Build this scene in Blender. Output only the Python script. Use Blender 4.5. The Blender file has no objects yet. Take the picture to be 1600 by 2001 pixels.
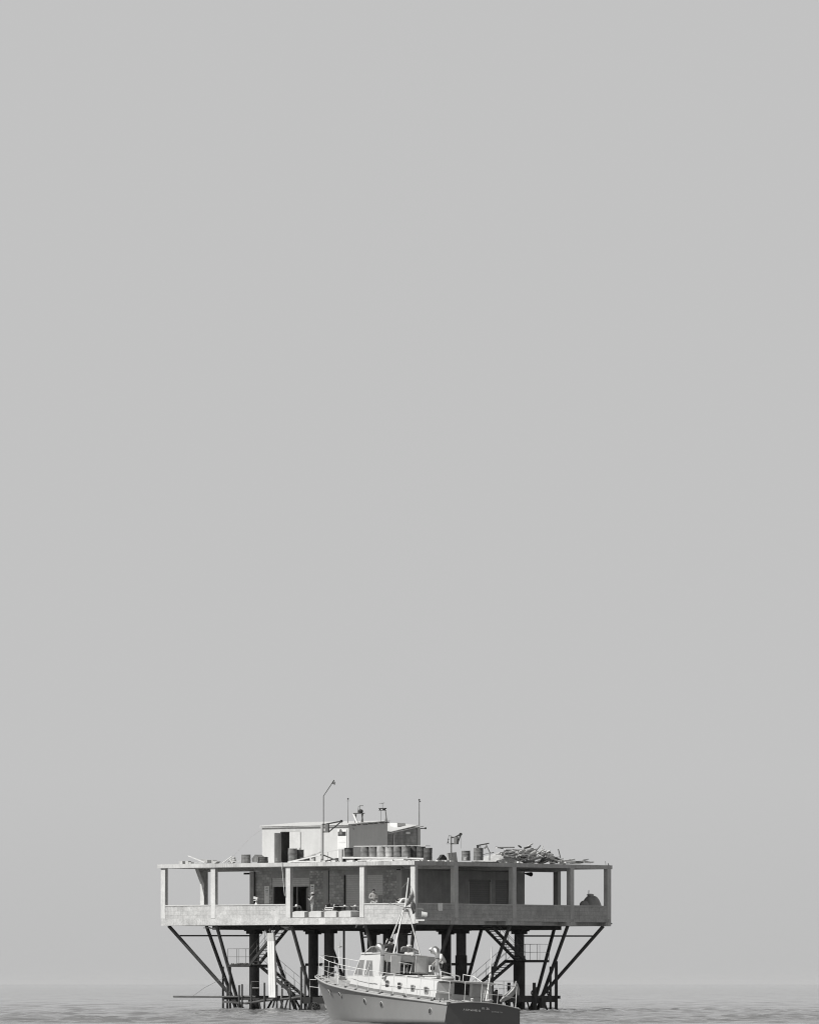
import bpy, bmesh, math, random
import numpy as np
from mathutils import Vector, Matrix
from math import sin, cos, radians, pi, sqrt, atan2

sc = bpy.context.scene
COL = sc.collection
R = random.Random(7)

# ------------------------------------------------------------------ camera, world, sun
F = 13330.0            # focal length in photo pixels (photo 1600 x 2001)
HZ = 1924.0            # horizon row
CH = 1.75              # camera height over the water
cam = bpy.data.cameras.new("camera"); camo = bpy.data.objects.new("camera", cam); COL.objects.link(camo)
cam.sensor_fit = 'HORIZONTAL'; cam.sensor_width = 36.0
cam.lens = 36.0 * F / 1600.0
cam.shift_y = (HZ - 1000.5) / 1600.0
cam.clip_start = 5.0; cam.clip_end = 60000.0
camo.location = (0, 0, CH); camo.rotation_euler = (pi / 2, 0, 0)
sc.camera = camo

SUN_EL, SUN_AZ = radians(48), atan2(-0.83, -0.56)      # direction towards the sun (x=-.83, y=-.56)
world = bpy.data.worlds.new("World"); sc.world = world; world.use_nodes = True
nt = world.node_tree; nt.nodes.clear()
def N(t, **k):
    n = nt.nodes.new(t)
    for a, b in k.items(): setattr(n, a, b)
    return n
sky = N('ShaderNodeTexSky', sky_type='NISHITA'); sky.sun_disc = False
sky.sun_elevation = SUN_EL; sky.sun_rotation = atan2(-0.83, -0.56); sky.dust_density = 3.0; sky.air_density = 1.2
bw = N('ShaderNodeRGBToBW'); mulk = N('ShaderNodeMath', operation='MULTIPLY'); mulk.inputs[1].default_value = 0.05
geo = N('ShaderNodeTexCoord'); sep = N('ShaderNodeSeparateXYZ')
mr = N('ShaderNodeMapRange', interpolation_type='SMOOTHSTEP')
mr.inputs['From Min'].default_value = 0.16; mr.inputs['From Max'].default_value = 0.50
mixs = N('ShaderNodeMix', data_type='FLOAT'); bg = N('ShaderNodeBackground'); wo = N('ShaderNodeOutputWorld')
mr2 = N('ShaderNodeMapRange')      # the veil of sea haze is a touch brighter a few degrees up
mr2.inputs['From Min'].default_value = 0.0; mr2.inputs['From Max'].default_value = 0.03
mr2.inputs['To Min'].default_value = 0.368; mr2.inputs['To Max'].default_value = 0.396
L_ = nt.links.new
L_(sky.outputs[0], bw.inputs[0]); L_(bw.outputs[0], mulk.inputs[0])
L_(geo.outputs['Generated'], sep.inputs[0]); L_(sep.outputs['Z'], mr.inputs['Value']); L_(sep.outputs['Z'], mr2.inputs['Value'])
L_(mr.outputs[0], mixs.inputs[0]); L_(mr2.outputs[0], mixs.inputs[2]); L_(mulk.outputs[0], mixs.inputs[3])
L_(mixs.outputs[0], bg.inputs['Color']); L_(bg.outputs[0], wo.inputs['Surface'])
bg.inputs['Strength'].default_value = 1.0

sl = bpy.data.lights.new("sun", 'SUN'); sl.energy = 4.0; sl.angle = radians(0.6); sl.color = (1.0, 0.99, 0.97)
so = bpy.data.objects.new("sun", sl); COL.objects.link(so)
sd = Vector((-0.83, -0.56, 0)).normalized() * cos(SUN_EL) + Vector((0, 0, sin(SUN_EL)))
so.rotation_euler = sd.to_track_quat('Z', 'Y').to_euler(); so.location = (-60, 380, 60)
vs = sc.view_settings; vs.view_transform = 'Standard'; vs.look = 'None'; vs.gamma = 1; vs.exposure = 0.45
sc.cycles.pixel_filter_type = 'BLACKMAN_HARRIS'; sc.cycles.filter_width = 1.1; sc.cycles.use_denoising = True
sc.cycles.max_bounces = 8; sc.cycles.volume_bounces = 1

# ------------------------------------------------------------------ frames of reference
A = radians(38); CA, SA = cos(A), sin(A)
PD = 430.0; PX0 = (811.5 - 800) / 31.0
def TP(p):                                   # platform: u left along lit face, v right along shaded face, z
    u, v, z = p
    return Vector((PX0 - CA * u + SA * v, PD + SA * u + CA * v, z))
def Lu(px, v):
    k = (px - 800) / F
    return (PX0 + SA * v - k * (PD + CA * v)) / (CA + k * SA)
def Rv(px, u):
    k = (px - 800) / F
    return (k * (PD + SA * u) - PX0 + CA * u) / (SA - k * CA)
def zp(py, u, v):
    return CH + (HZ - py) * (PD + SA * u + CA * v) / F
TH, HE = radians(28), radians(4); ST, CT = sin(TH), cos(TH); BD = F / 46.0; BX = 143 / 46.0
def TB(p):                                   # boat: t forward from transom, b to port, z, heeled
    t, b, z = p
    b2 = b * cos(HE) - z * sin(HE); z2 = z * cos(HE) + b * sin(HE)
    return Vector((BX - ST * t - CT * b2, BD + CT * t - ST * b2, z2))
def prj(w): return 800 + F * w.x / w.y, HZ - F * (w.z - CH) / w.y
def tz(px, py, b):
    t, z = 5.0, 1.0
    for _ in range(50):
        x, y = prj(TB((t, b(t) if callable(b) else b, z)))
        t -= (px - x) / (ST * 45) * .8; z -= (py - y) / 45
    return t, z
def bz(px, py, t):
    b, z = 0.0, 1.0
    for _ in range(50):
        x, y = prj(TB((t, b, z))); b -= (px - x) / (CT * 45); z -= (py - y) / 45
    return b, z

# ------------------------------------------------------------------ materials
def mat(name, v, rough=.75, var=.16, scale=1.5, streak=0., metal=0., brick=None, mortar=.6, bump=0., fine=.08, spec=.3, tint=None, drip=0., tide=False, bvar=.12):
    m = bpy.data.materials.new(name); m.use_nodes = True
    n = m.node_tree.nodes; l = m.node_tree.links.new
    b = n['Principled BSDF']; b.inputs['Roughness'].default_value = rough; b.inputs['Metallic'].default_value = metal
    b.inputs['Specular IOR Level'].default_value = spec
    tc = n.new('ShaderNodeTexCoord')
    def noise(sx, sy, sz, s, det=6):
        mp = n.new('ShaderNodeMapping'); mp.inputs['Scale'].default_value = (sx, sy, sz); l(tc.outputs['Object'], mp.inputs[0])
        q = n.new('ShaderNodeTexNoise'); q.inputs['Scale'].default_value = s; q.inputs['Detail'].default_value = det; q.inputs['Roughness'].default_value = .62
        l(mp.outputs[0], q.inputs['Vector']); return q.outputs['Fac']
    def rng(x, lo, hi, a=.3, c=.7):
        q = n.new('ShaderNodeMapRange'); q.inputs['From Min'].default_value = a; q.inputs['From Max'].default_value = c
        q.inputs['To Min'].default_value = lo; q.inputs['To Max'].default_value = hi; l(x, q.inputs['Value']); return q.outputs[0]
    def mulv(x, y):
        q = n.new('ShaderNodeMath'); q.operation = 'MULTIPLY'; l(x, q.inputs[0]); l(y, q.inputs[1]); return q.outputs[0]
    def mul(x, y):
        q = n.new('ShaderNodeMath'); q.operation = 'MULTIPLY'; l(x, q.inputs[0])
        if isinstance(y, (int, float)): q.inputs[1].default_value = y
        else: l(y, q.inputs[1])
        return q.outputs[0]
    f = rng(noise(1, 1, 1, scale), 1 - var, 1 + var)
    f = mul(f, rng(noise(1, 1, 1, scale * 7), 1 - fine, 1 + fine))
    if streak: f = mul(f, rng(noise(3.5, 3.5, .35, 1.2, 4), 1 - streak, 1 + streak * .7))
    if drip:      # narrow dark run-off marks, only where a second noise lets them start
        f = mul(f, rng(mulv(noise(5, 5, .16, 2.2, 5), noise(1, 1, 1, .5, 3)), 1, 1 - drip, .27, .38))
        f = mul(f, rng(noise(1, 1, 1.6, 3.1, 8), 1, 1 - drip * .6, .58, .72))
    if tide:      # weed and barnacle band at the waterline (world height; objects sit at z = 0)
        sp_ = n.new('ShaderNodeSeparateXYZ'); l(tc.outputs['Object'], sp_.inputs[0])
        ad_ = n.new('ShaderNodeMath'); ad_.operation = 'MULTIPLY_ADD'; l(noise(4, 4, 1, 1.2, 4), ad_.inputs[0]); ad_.inputs[1].default_value = -.5; l(sp_.outputs['Z'], ad_.inputs[2])
        f = mul(f, rng(ad_.outputs[0], .35, 1, .15, .30)); f = mul(f, rng(ad_.outputs[0], 1.0, 1.55, .42, .5) if False else rng(noise(9, 9, 5, 2, 3), .8, 1.25))
    if brick:
        bk = n.new('ShaderNodeTexBrick'); w, h = brick[:2]
        bk.inputs['Scale'].default_value = 1; bk.inputs['Brick Width'].default_value = w; bk.inputs['Row Height'].default_value = h
        bk.inputs['Mortar Size'].default_value = brick[2] if len(brick) > 2 else .012
        bk.inputs['Mortar Smooth'].default_value = .3
        bk.inputs['Color1'].default_value = (1 - bvar,) * 3 + (1,); bk.inputs['Color2'].default_value = (1 + bvar,) * 3 + (1,); bk.inputs['Mortar'].default_value = (mortar,) * 3 + (1,)
        if len(brick) > 3:      # uneven rubble
            dn = n.new('ShaderNodeTexNoise'); dn.inputs['Scale'].default_value = 1.7; l(tc.outputs['UV'], dn.inputs['Vector'])
            ad = n.new('ShaderNodeVectorMath'); ad.operation = 'MULTIPLY_ADD'; l(dn.outputs['Color'], ad.inputs[0]); ad.inputs[1].default_value = (brick[3],) * 3; l(tc.outputs['UV'], ad.inputs[2])
            l(ad.outputs[0], bk.inputs['Vector'])
        else: l(tc.outputs['UV'], bk.inputs['Vector'])
        f = mul(f, bk.outputs['Color'])
    f = mul(f, v)
    cb = n.new('ShaderNodeCombineColor'); t3 = tint or (1.0, 1.0, .985)
    for i in range(3): l(mul(f, t3[i]), cb.inputs[i])
    l(cb.outputs[0], b.inputs['Base Color'])
    if bump:
        bp = n.new('ShaderNodeBump'); bp.inputs['Strength'].default_value = bump; bp.inputs['Distance'].default_value = .02
        l(noise(1, 1, 1, scale * 9), bp.inputs['Height']); l(bp.outputs[0], b.inputs['Normal'])
    return m
M = {}
M['conc'] = mat('concrete', 0.44, var=.14, scale=.7, streak=.12, bump=.3, drip=.28)
M['col'] = mat('column_concrete', 0.51, var=.10, scale=.8, streak=.08, bump=.3, drip=.15)
M['slab'] = mat('slab_concrete', 0.42, var=.20, scale=1.5, streak=.06, bump=.4, drip=.26, fine=.20)
M['block'] = mat('block_masonry', 0.405, var=.18, scale=1.3, streak=.03, drip=.14, fine=.16, brick=(.55, .27, .014), mortar=.74, bvar=.07)
M['plaster'] = mat('grey_plaster', 0.39, var=.15, scale=1, streak=.12)
M['dplaster'] = mat('dark_plaster', 0.36, var=.15, scale=1, streak=.1)
M['stone'] = mat('stone_masonry', 0.44, var=.2, scale=1.5, brick=(.30, .19, .018, .06), mortar=.72, bvar=.25)
M['rubble'] = mat('rubble_masonry', 0.4, var=.3, scale=2.5, brick=(.24, .17, .02, .20), mortar=.72, bvar=.34)
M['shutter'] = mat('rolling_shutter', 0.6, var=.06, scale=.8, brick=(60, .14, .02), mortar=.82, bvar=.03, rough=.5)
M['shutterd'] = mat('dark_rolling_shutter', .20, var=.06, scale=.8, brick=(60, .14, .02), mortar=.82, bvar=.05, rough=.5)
M['rust'] = mat('dark_rusty_steel', .03, var=.35, scale=2.5, rough=.7, streak=.2, bump=.4)
M['pipe'] = mat('weathered_pipe', .065, tide=True, var=.3, scale=1.6, rough=.6, streak=.25, bump=.3)
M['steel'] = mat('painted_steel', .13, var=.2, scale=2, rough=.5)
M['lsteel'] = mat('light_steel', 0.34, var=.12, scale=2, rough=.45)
M['white'] = mat('white_paint', 0.6, var=.05, scale=2, rough=.5, fine=.03)
M['white2'] = mat('weathered_white_paint', 0.48, var=.08, scale=1.2, rough=.6, streak=.06, fine=.04)
M['shed'] = mat('whitewash', 0.45, var=.05, scale=.8, streak=.05, fine=.03)
M['brickd'] = mat('dark_block_wall', .22, var=.3, scale=1.6, streak=.25, brick=(.45, .22, .02), mortar=.8)
M['wood'] = mat('grey_timber', .36, var=.3, scale=3, streak=.1, rough=.85)
M['woodl'] = mat('bleached_timber', 0.5, var=.15, scale=3, rough=.85)
M['woodd'] = mat('dark_timber', .07, var=.4, scale=3, rough=.85)
M['tarp'] = mat('grey_tarpaulin', 0.36, var=.15, scale=2, rough=.6, bump=.4)
M['drum'] = mat('rusty_drum', .17, var=.45, scale=2.2, rough=.6, streak=.2)
M['drumd'] = mat('dark_drum', .07, var=.4, scale=2.5, rough=.55)
M['druml'] = mat('light_drum', .34, var=.3, scale=2.2, rough=.6, streak=.2)
M['black'] = mat('black_rubber', .02, var=.2, rough=.6)
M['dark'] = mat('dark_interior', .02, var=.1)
M['hull'] = mat('grey_hull_paint', 0.175, var=.04, scale=.5, rough=.38, fine=.02, streak=.03, spec=.4)
M['transom'] = mat('shaded_transom_paint', 0.115, var=.07, scale=.8, rough=.42, fine=.03, spec=.4)  # hull paint in a darker copy, the transom's shade put into the colour
M['strake'] = mat('rubbing_strake', .30, var=.1, scale=2, rough=.5)
M['deck'] = mat('canvas_deck', .30, var=.06, scale=2, rough=.7, fine=.05)
M['bgrey'] = mat('grey_boat_panel', 0.58, var=.05, scale=1, rough=.5)
M['boat'] = mat('boat_white', 0.455, var=.03, scale=1, rough=.35, fine=.02, spec=.5)
M['rail'] = mat('white_rail_paint', 0.6, var=.03, rough=.4, spec=.5)
M['vent'] = mat('polished_vent', .62, var=.08, rough=.28, metal=.9)
M['glassd'] = mat('dark_glass', .03, var=.1, rough=.08, spec=.6)
M['glassg'] = mat('curtained_glass', 0.16, var=.35, scale=3, rough=.12, spec=.5)
M['glasst'] = mat('clear_glass', .35, var=.1, rough=.1, spec=.5)
_g = M['glasst'].node_tree; _t = _g.nodes.new('ShaderNodeBsdfTransparent'); _m = _g.nodes.new('ShaderNodeMixShader'); _m.inputs[0].default_value = .42
_g.links.new(_t.outputs[0], _m.inputs[1]); _g.links.new(_g.nodes['Principled BSDF'].outputs[0], _m.inputs[2]); _g.links.new(_m.outputs[0], _g.nodes['Material Output'].inputs[0])
M['skin'] = mat('skin', .30, var=.05, rough=.6, tint=(1.02, 1, .97))
M['hair'] = mat('dark_hair', .02, rough=.6)
M['cloth'] = mat('white_cloth', 0.62, var=.06, scale=6, rough=.9)
M['towel'] = mat('white_towel', .85, var=.05, scale=6, rough=.9)
M['clothl'] = mat('stained_canvas', .36, var=.22, scale=2.5, rough=.9, fine=.15)
M['clothg'] = mat('light_grey_cloth', 0.46, var=.08, scale=6, rough=.9)
M['clothm'] = mat('grey_cloth', .32, var=.1, scale=6, rough=.9)
M['clothd'] = mat('dark_cloth', .035, var=.1, scale=6, rough=.9)
M['glyph'] = mat('letter_paint', .55, var=.2, scale=8)
M['glyphd'] = mat('dark_letter_paint', .04)
M['glyphm'] = mat('faded_letter_paint', .33, var=.25, scale=5)
M['stain'] = mat('limewash_stain', 0.5, var=.2, scale=1.5, streak=.15)

# ------------------------------------------------------------------ mesh builder
ID = lambda p: Vector(p)
class MB:
    def __init__(s, T=ID): s.T = T; s.v = []; s.f = []; s.uv = []; s.sm = []
    def add(s, vs, fs, smooth=False):
        o = len(s.v); vs = [Vector(p) for p in vs]
        s.v += [s.T(p) for p in vs]
        for f in fs:
            n = Vector((0, 0, 0))
            for i in range(len(f)):
                a, b = vs[f[i]], vs[f[(i + 1) % len(f)]]
                n += Vector(((a.y - b.y) * (a.z + b.z), (a.z - b.z) * (a.x + b.x), (a.x - b.x) * (a.y + b.y)))
            k = max(range(3), key=lambda i: abs(n[i])); ax = [(1, 2), (0, 2), (0, 1)][k]
            s.f.append([o + i for i in f]); s.uv.append([(vs[i][ax[0]], vs[i][ax[1]]) for i in f]); s.sm.append(smooth)
        return s
    def box(s, x0, x1, y0, y1, z0, z1, m=None):
        p = [(x, y, z) for x in (x0, x1) for y in (y0, y1) for z in (z0, z1)]
        if m: p = [m @ Vector(q) for q in p]
        return s.add(p, [(0, 1, 3, 2), (4, 6, 7, 5), (0, 4, 5, 1), (2, 3, 7, 6), (0, 2, 6, 4), (1, 5, 7, 3)])
    def beam(s, a, b, w, h):                   # rectangular bar from a to b
        a, b = Vector(a), Vector(b); d = (b - a).normalized()
        up = Vector((0, 0, 1)) if abs(d.z) < .95 else Vector((1, 0, 0))
        x = d.cross(up).normalized() * w / 2; y = x.cross(d).normalized() * h / 2
        p = [q + i * x + j * y for q in (a, b) for i, j in ((-1, -1), (1, -1), (1, 1), (-1, 1))]
        return s.add(p, [(0, 1, 2, 3), (7, 6, 5, 4), (0, 4, 5, 1), (1, 5, 6, 2), (2, 6, 7, 3), (3, 7, 4, 0)])
    def path(s, pts, r, n=8, r2=None):
        pts = [Vector(p) for p in pts]; k = len(pts); vs = []; fs = []
        up = Vector((0, 0, 1)); last = None
        for i, p in enumerate(pts):
            d = (pts[min(i + 1, k - 1)] - pts[max(i - 1, 0)]).normalized()
            if last is None: x = d.cross(up if abs(d.z) < .9 else Vector((1, 0, 0))).normalized()
            else: x = (last - d * last.dot(d)).normalized()
            last = x; y = d.cross(x)
            rr = r[i] if isinstance(r, (list, tuple)) else (r if r2 is None else r + (r2 - r) * i / (k - 1))
            vs += [p + (x * cos(2 * pi * j / n) + y * sin(2 * pi * j / n)) * rr for j in range(n)]
        for i in range(k - 1):
            for j in range(n):
                a = i * n + j; b = i * n + (j + 1) % n; fs.append((a, b, b + n, a + n))
        s.add(vs, fs, True); s.add(vs[:n], [tuple(range(n))[::-1]]); s.add(vs[-n:], [tuple(range(n))]); return s
    def tube(s, a, b, r, r2=None, n=8): return s.path([a, b], r, n, r2)
    def prism(s, pts, vec):
        pts = [Vector(p) for p in pts]; vec = Vector(vec); k = len(pts)
        q = pts + [p + vec for p in pts]
        return s.add(q, [tuple(range(k)), tuple(range(2 * k - 1, k - 1, -1))] + [(i, k + i, k + (i + 1) % k, (i + 1) % k) for i in range(k)])
    def lathe(s, prof, c, n=20, m=None, cap=True):
        c = Vector(c); vs = []; fs = []
        for r, z in prof:
            for j in range(n):
                q = Vector((r * cos(2 * pi * j / n), r * sin(2 * pi * j / n), z))
                vs.append(c + (m @ q if m else q))
        for i in range(len(prof) - 1):
            for j in range(n):
                a = i * n + j; b = i * n + (j + 1) % n; fs.append((a, b, b + n, a + n))
        s.add(vs, fs, True)
        if cap: s.add(vs[:n], [tuple(range(n))[::-1]]); s.add(vs[-n:], [tuple(range(n))])
        return s
    def ball(s, c, r, n=12, sx=1, sy=1, sz=1, m=None):
        prof = [(max(1e-3, r * sin(pi * i / 8)), -r * cos(pi * i / 8)) for i in range(9)]
        S = Matrix.Diagonal((sx, sy, sz)); S = (m @ S) if m else S
        return s.lathe(prof, c, n, S, False)
    def grid(s, pts, smooth=True):
        h, w = len(pts), len(pts[0])
        return s.add([p for r in pts for p in r], [(i * w + j, i * w + j + 1, (i + 1) * w + j + 1, (i + 1) * w + j) for i in range(h - 1) for j in range(w - 1)], smooth)
    def obj(s, name, m, parent=None, label=None, recalc=True, mats=None):
        me = bpy.data.meshes.new(name); vs = s.v
        if parent is not None: base = BASE[parent.name]
        else:
            base = Vector((sum(p.x for p in vs) / len(vs), sum(p.y for p in vs) / len(vs), min(p.z for p in vs)))
        me.from_pydata([p - base for p in vs], [], s.f)
        ul = me.uv_layers.new(name='UVMap'); i = 0
        for u in s.uv:
            for q in u: ul.data[i].uv = q; i += 1
        me.polygons.foreach_set('use_smooth', s.sm)
        me.materials.append(M[m] if isinstance(m, str) else m)
        if recalc:
            b = bmesh.new(); b.from_mesh(me); bmesh.ops.recalc_face_normals(b, faces=b.faces); b.to_mesh(me); b.free()
        o = bpy.data.objects.new(name, me); COL.objects.link(o)
        if parent is not None: o.parent = parent
        else: o.location = base
        BASE[o.name] = base
        if label: o['label'] = label
        return o
BASE = {}
def thing(name, label, cat, loc, group=None):
    o = bpy.data.objects.new(name, None); COL.objects.link(o); o.location = loc; o.empty_display_size = .3
    BASE[o.name] = Vector(loc); o['label'] = label; o['category'] = cat
    if group: o['group'] = group
    return o
def tag(o, label, cat, group=None):
    o['label'] = label; o['category'] = cat
    if group: o['group'] = group
    return o
def dup(root, delta, label, rotz=0., group=None):
    def cp(o, par):
        c = o.copy(); COL.objects.link(c); c.parent = par
        for ch in list(o.children): cp(ch, c)
        return c
    c = cp(root, None); c.location = Vector(delta); c.rotation_euler = (0, 0, rotz); c['label'] = label
    BASE[c.name] = Vector(delta)
    if group: c['group'] = group
    return c
def text(name, s, size, m, parent, origin, xdir, ydir, depth=.004):
    cu = bpy.data.curves.new(name, 'FONT'); cu.body = s; cu.size = size; cu.extrude = depth; cu.align_x = 'CENTER'; cu.align_y = 'CENTER'
    cu.resolution_u = 3
    tmp = bpy.data.objects.new(name + '_tmp', cu); COL.objects.link(tmp)
    dg = bpy.context.evaluated_depsgraph_get(); me = bpy.data.meshes.new_from_object(tmp.evaluated_get(dg))
    bpy.data.objects.remove(tmp)
    x = Vector(xdir).normalized(); y = Vector(ydir).normalized(); z = x.cross(y)
    mt = Matrix((x, y, z)).transposed().to_4x4(); mt.translation = Vector(origin) - BASE[parent.name]
    me.transform(mt); me.materials.clear(); me.materials.append(M[m])
    o = bpy.data.objects.new(name, me); COL.objects.link(o); o.parent = parent; return o

# ------------------------------------------------------------------ the sea
def build_sea():
    ys = [220.]
    while ys[-1] < 2600: ys.append(ys[-1] + max(.22, (ys[-1] / 300.) ** 2 * .22))
    ys = np.array(ys); nx = 340
    xs = np.linspace(-1, 1, nx)
    X = xs[None, :] * (ys[:, None] * .066 + 4); Y = np.repeat(ys[:, None], nx, 1)
    rs = np.random.RandomState(3); Z = np.zeros_like(X)
    sp = 2 * (ys * .066 + 4) / nx; sy = np.maximum(.22, (ys / 300) ** 2 * .22)
    cell = np.maximum(sp, sy)[:, None]
    for i in range(96):
        lam = 10 ** rs.uniform(np.log10(.9), np.log10(11)); a = rs.normal(radians(76), .62)
        k = 2 * pi / lam; amp = .0125 if lam < 4 else .0065
        fade = np.clip((lam / cell - 2.2) / 2, 0, 1)
        Z += fade * amp * np.sin(k * (X * cos(a) + Y * sin(a)) + rs.uniform(0, 2 * pi))
    # patchiness of the breeze, the slosh round the piles, and a line of wake swell crossing the right of the frame
    pt = .62 + .5 * np.sin(X * .21 + 1.6 * np.sin(Y * .05) + .8 * np.sin(X * .06)) * np.sin(Y * .083 + .9 * np.sin(X * .13)) + .35 * np.sin(X * .55 + Y * .05) * np.sin(Y * .21 + X * .1)
    Z *= .95 * (.45 + .6 * pt.clip(.1, 1.3))
    yc = 443 - X * .25; env = np.exp(-((Y - yc) / 24.0) ** 2) * (1 / (1 + np.exp(-(X - 7.5) / 1.2)))
    pk = .45 + .55 * np.sin(X * .9 + .35 * Y) * np.sin(Y * .16 + X * .22)
    Z += env * pk * (.018 * np.sin(Y * .9 + .9 * np.sin(X * .8)) + .034 * np.sin(X * 2.9 + Y * 1.9) + .032 * np.sin(X * 4.6 - Y * 2.4) + .022 * np.sin(X * 1.9 + Y * 3.1) + .018 * np.sin(X * 6.1 + Y * 3.3))
    e3 = np.exp(-((Y - 450) / 20.0) ** 2 - ((X - 10.0) / 2.6) ** 2); Z += e3 * (.045 * np.sin(X * 2.7 + Y * 1.9) + .04 * np.sin(X * 4.7 - Y * 2.3))
    cx = TP((9, 9, 0)).x
    e2 = np.exp(-(((X - cx) / 13.5) ** 2 + ((Y - 446) / 30) ** 2) ** 2)
    Z += e2 * (.05 * np.sin(X * 3.3 + Y * 2.3 + np.sin(X * .7)) + .045 * np.sin(X * 2.3 - Y * 2.6) + .042 * np.sin(X * 1.4 + Y * 3.1 + np.sin(X * 1.1)) + .03 * np.sin(X * 5.1 + Y * 3.3))
    Z *= np.where(Y < 299, .2, np.where(Y < 306, .2 + .8 * (Y - 299) / 7, 1.0))
    tt = -(X - BX) * ST + (Y - BD) * CT; bb = -(X - BX) * CT - (Y - BD) * ST
    hb = np.interp(tt, [0, 4, 8, 10, 12, 13.6, 14.3], [1.9, 2.1, 1.9, 1.5, .95, .42, .1])
    hh = np.interp(tt, [1, 5, 9, 12, 13.3, 14.0, 14.5], [.02, .05, .12, .22, .22, .10, 0])
    w_ = .26 + .05 * (14 - tt).clip(0, 10)
    Z += hh * np.exp(-((np.abs(bb) - hb - .12) / w_) ** 2) * np.where(bb > 0, 1, .5) * (1 + .18 * np.sin(tt * 5.3 + bb * 2) + .1 * np.sin(tt * 11))
    Z += .05 * np.exp(-((np.abs(bb) - hb - 1.2 - (13 - tt) * .25) / .35) ** 2) * ((tt > 3) & (tt < 13)) * np.sin(tt * 2.4)
    Z *= np.clip((ys[:, None] - 221) / 5, 0, 1)
    h, w = X.shape
    V = np.stack([X, Y, Z], -1).reshape(-1, 3)
    idx = np.arange(h * w).reshape(h, w)
    Q = np.stack([idx[:-1, :-1], idx[:-1, 1:], idx[1:, 1:], idx[1:, :-1]], -1).reshape(-1, 4)
    # calm sheet around the detailed patch, out to the horizon
    yn, yf = ys[0], ys[-1]; wn, wf = X[0, -1], X[-1, -1]
    ex = [(-12000, -40, 0), (12000, -40, 0), (-wn, yn, 0), (wn, yn, 0), (-wf, yf, 0), (wf, yf, 0), (-12000, 26000, 0), (12000, 26000, 0)]
    o = len(V); V = np.vstack([V, ex])
    Q = np.vstack([Q, [[o, o + 1, o + 3, o + 2], [o + 1, o + 7, o + 5, o + 3], [o + 4, o + 5, o + 7, o + 6], [o, o + 2, o + 4, o + 6]]])
    me = bpy.data.meshes.new('sea'); me.vertices.add(len(V)); me.vertices.foreach_set('co', V.astype(np.float32).ravel())
    me.loops.add(Q.size); me.loops.foreach_set('vertex_index', Q.astype(np.int32).ravel())
    me.polygons.add(len(Q)); me.polygons.foreach_set('loop_start', np.arange(0, Q.size, 4, dtype=np.int32))
    me.update(calc_edges=True); me.polygons.foreach_set('use_smooth', [True] * len(Q)); me.validate()
    m = bpy.data.materials.new('sea_water'); m.use_nodes = True; n = m.node_tree.nodes; l = m.node_tree.links.new
    b = n['Principled BSDF']; b.inputs['Base Color'].default_value = (.15, .15, .15, 1); b.inputs['Roughness'].default_value = .05
    b.inputs['IOR'].default_value = 1.333
    tc = n.new('ShaderNodeTexCoord'); mp = n.new('ShaderNodeMapping'); mp.inputs['Scale'].default_value = (.9, 1.0, 1); l(tc.outputs['Object'], mp.inputs[0])
    q = n.new('ShaderNodeTexNoise'); q.inputs['Scale'].default_value = .30; q.inputs['Detail'].default_value = 8; q.inputs['Roughness'].default_value = .68; l(mp.outputs[0], q.inputs['Vector'])
    bp = n.new('ShaderNodeBump'); bp.inputs['Strength'].default_value = .7; bp.inputs['Distance'].default_value = .30; l(q.outputs['Fac'], bp.inputs['Height'])
    mp2 = n.new('ShaderNodeMapping'); mp2.inputs['Scale'].default_value = (.30, .020, 1); l(tc.outputs['Object'], mp2.inputs[0])
    q2 = n.new('ShaderNodeTexNoise'); q2.inputs['Scale'].default_value = 1.0; q2.inputs['Detail'].default_value = 9; q2.inputs['Roughness'].default_value = .72; l(mp2.outputs[0], q2.inputs['Vector'])
    mp3 = n.new('ShaderNodeMapRange'); mp3.inputs['From Min'].default_value = .42; mp3.inputs['From Max'].default_value = .62; mp3.inputs['To Min'].default_value = .25; mp3.inputs['To Max'].default_value = 1.0
    l(q2.outputs['Fac'], mp3.inputs['Value']); l(mp3.outputs[0], bp.inputs['Strength']); l(bp.outputs[0], b.inputs['Normal'])
    me.materials.append(m)
    o = bpy.data.objects.new('sea', me); COL.objects.link(o); o['kind'] = 'structure'
build_sea()

# haze: the sea air that softens the horizon
hm = bpy.data.materials.new('sea_air'); hm.use_nodes = True; n = hm.node_tree.nodes; n.remove(n['Principled BSDF'])
pv = n.new('ShaderNodeVolumePrincipled'); pv.inputs['Density'].default_value = .000013; pv.inputs['Color'].default_value = (.78, .78, .78, 1)
hm.node_tree.links.new(pv.outputs[0], n['Material Output'].inputs['Volume'])
hz = MB().box(-12500, 12500, -60, 26500, -1.5, 16.2).obj('haze', hm); hz['kind'] = 'stuff'

# ------------------------------------------------------------------ the platform
GU = [.2, 4.30, 10.32, 16.55, 20.76]; GV = [.15, 4.2, 10.32, 16.54, 20.60]
LU, LV = 20.94, 20.78; RB, RT = 9.28, 9.53; FL = 6.0; SB = 5.55; PT = 6.88
plat = thing('offshore_platform', 'square two level concrete sea platform standing on steel piles behind the launch', 'platform', TP((10.4, 10.4, 0)))
def P(): return MB(TP)
# roof slab: slightly uneven top edge, small overhang
m = P(); ov = .12
m.box(-.02, LU + .2, -ov, LV + .15, RB, RT)
roof = m.obj('roof_slab', 'conc', plat)
m = P()
for g in GU[1:4]: m.box(g - .15, g + .15, .3, LV - .3, RB - .17, RB - .003)
m.obj('roof_beam', 'plaster', plat)
m = P()
for g in GV[1:4]: m.box(.3, LU - .3, g - .15, g + .15, RB - .19, RB - .006)
m.obj('roof_beam', 'plaster', plat)
# floor slab
P().box(.7, LU, 0, LV, SB, FL).obj('floor_slab', 'slab', plat)
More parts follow.
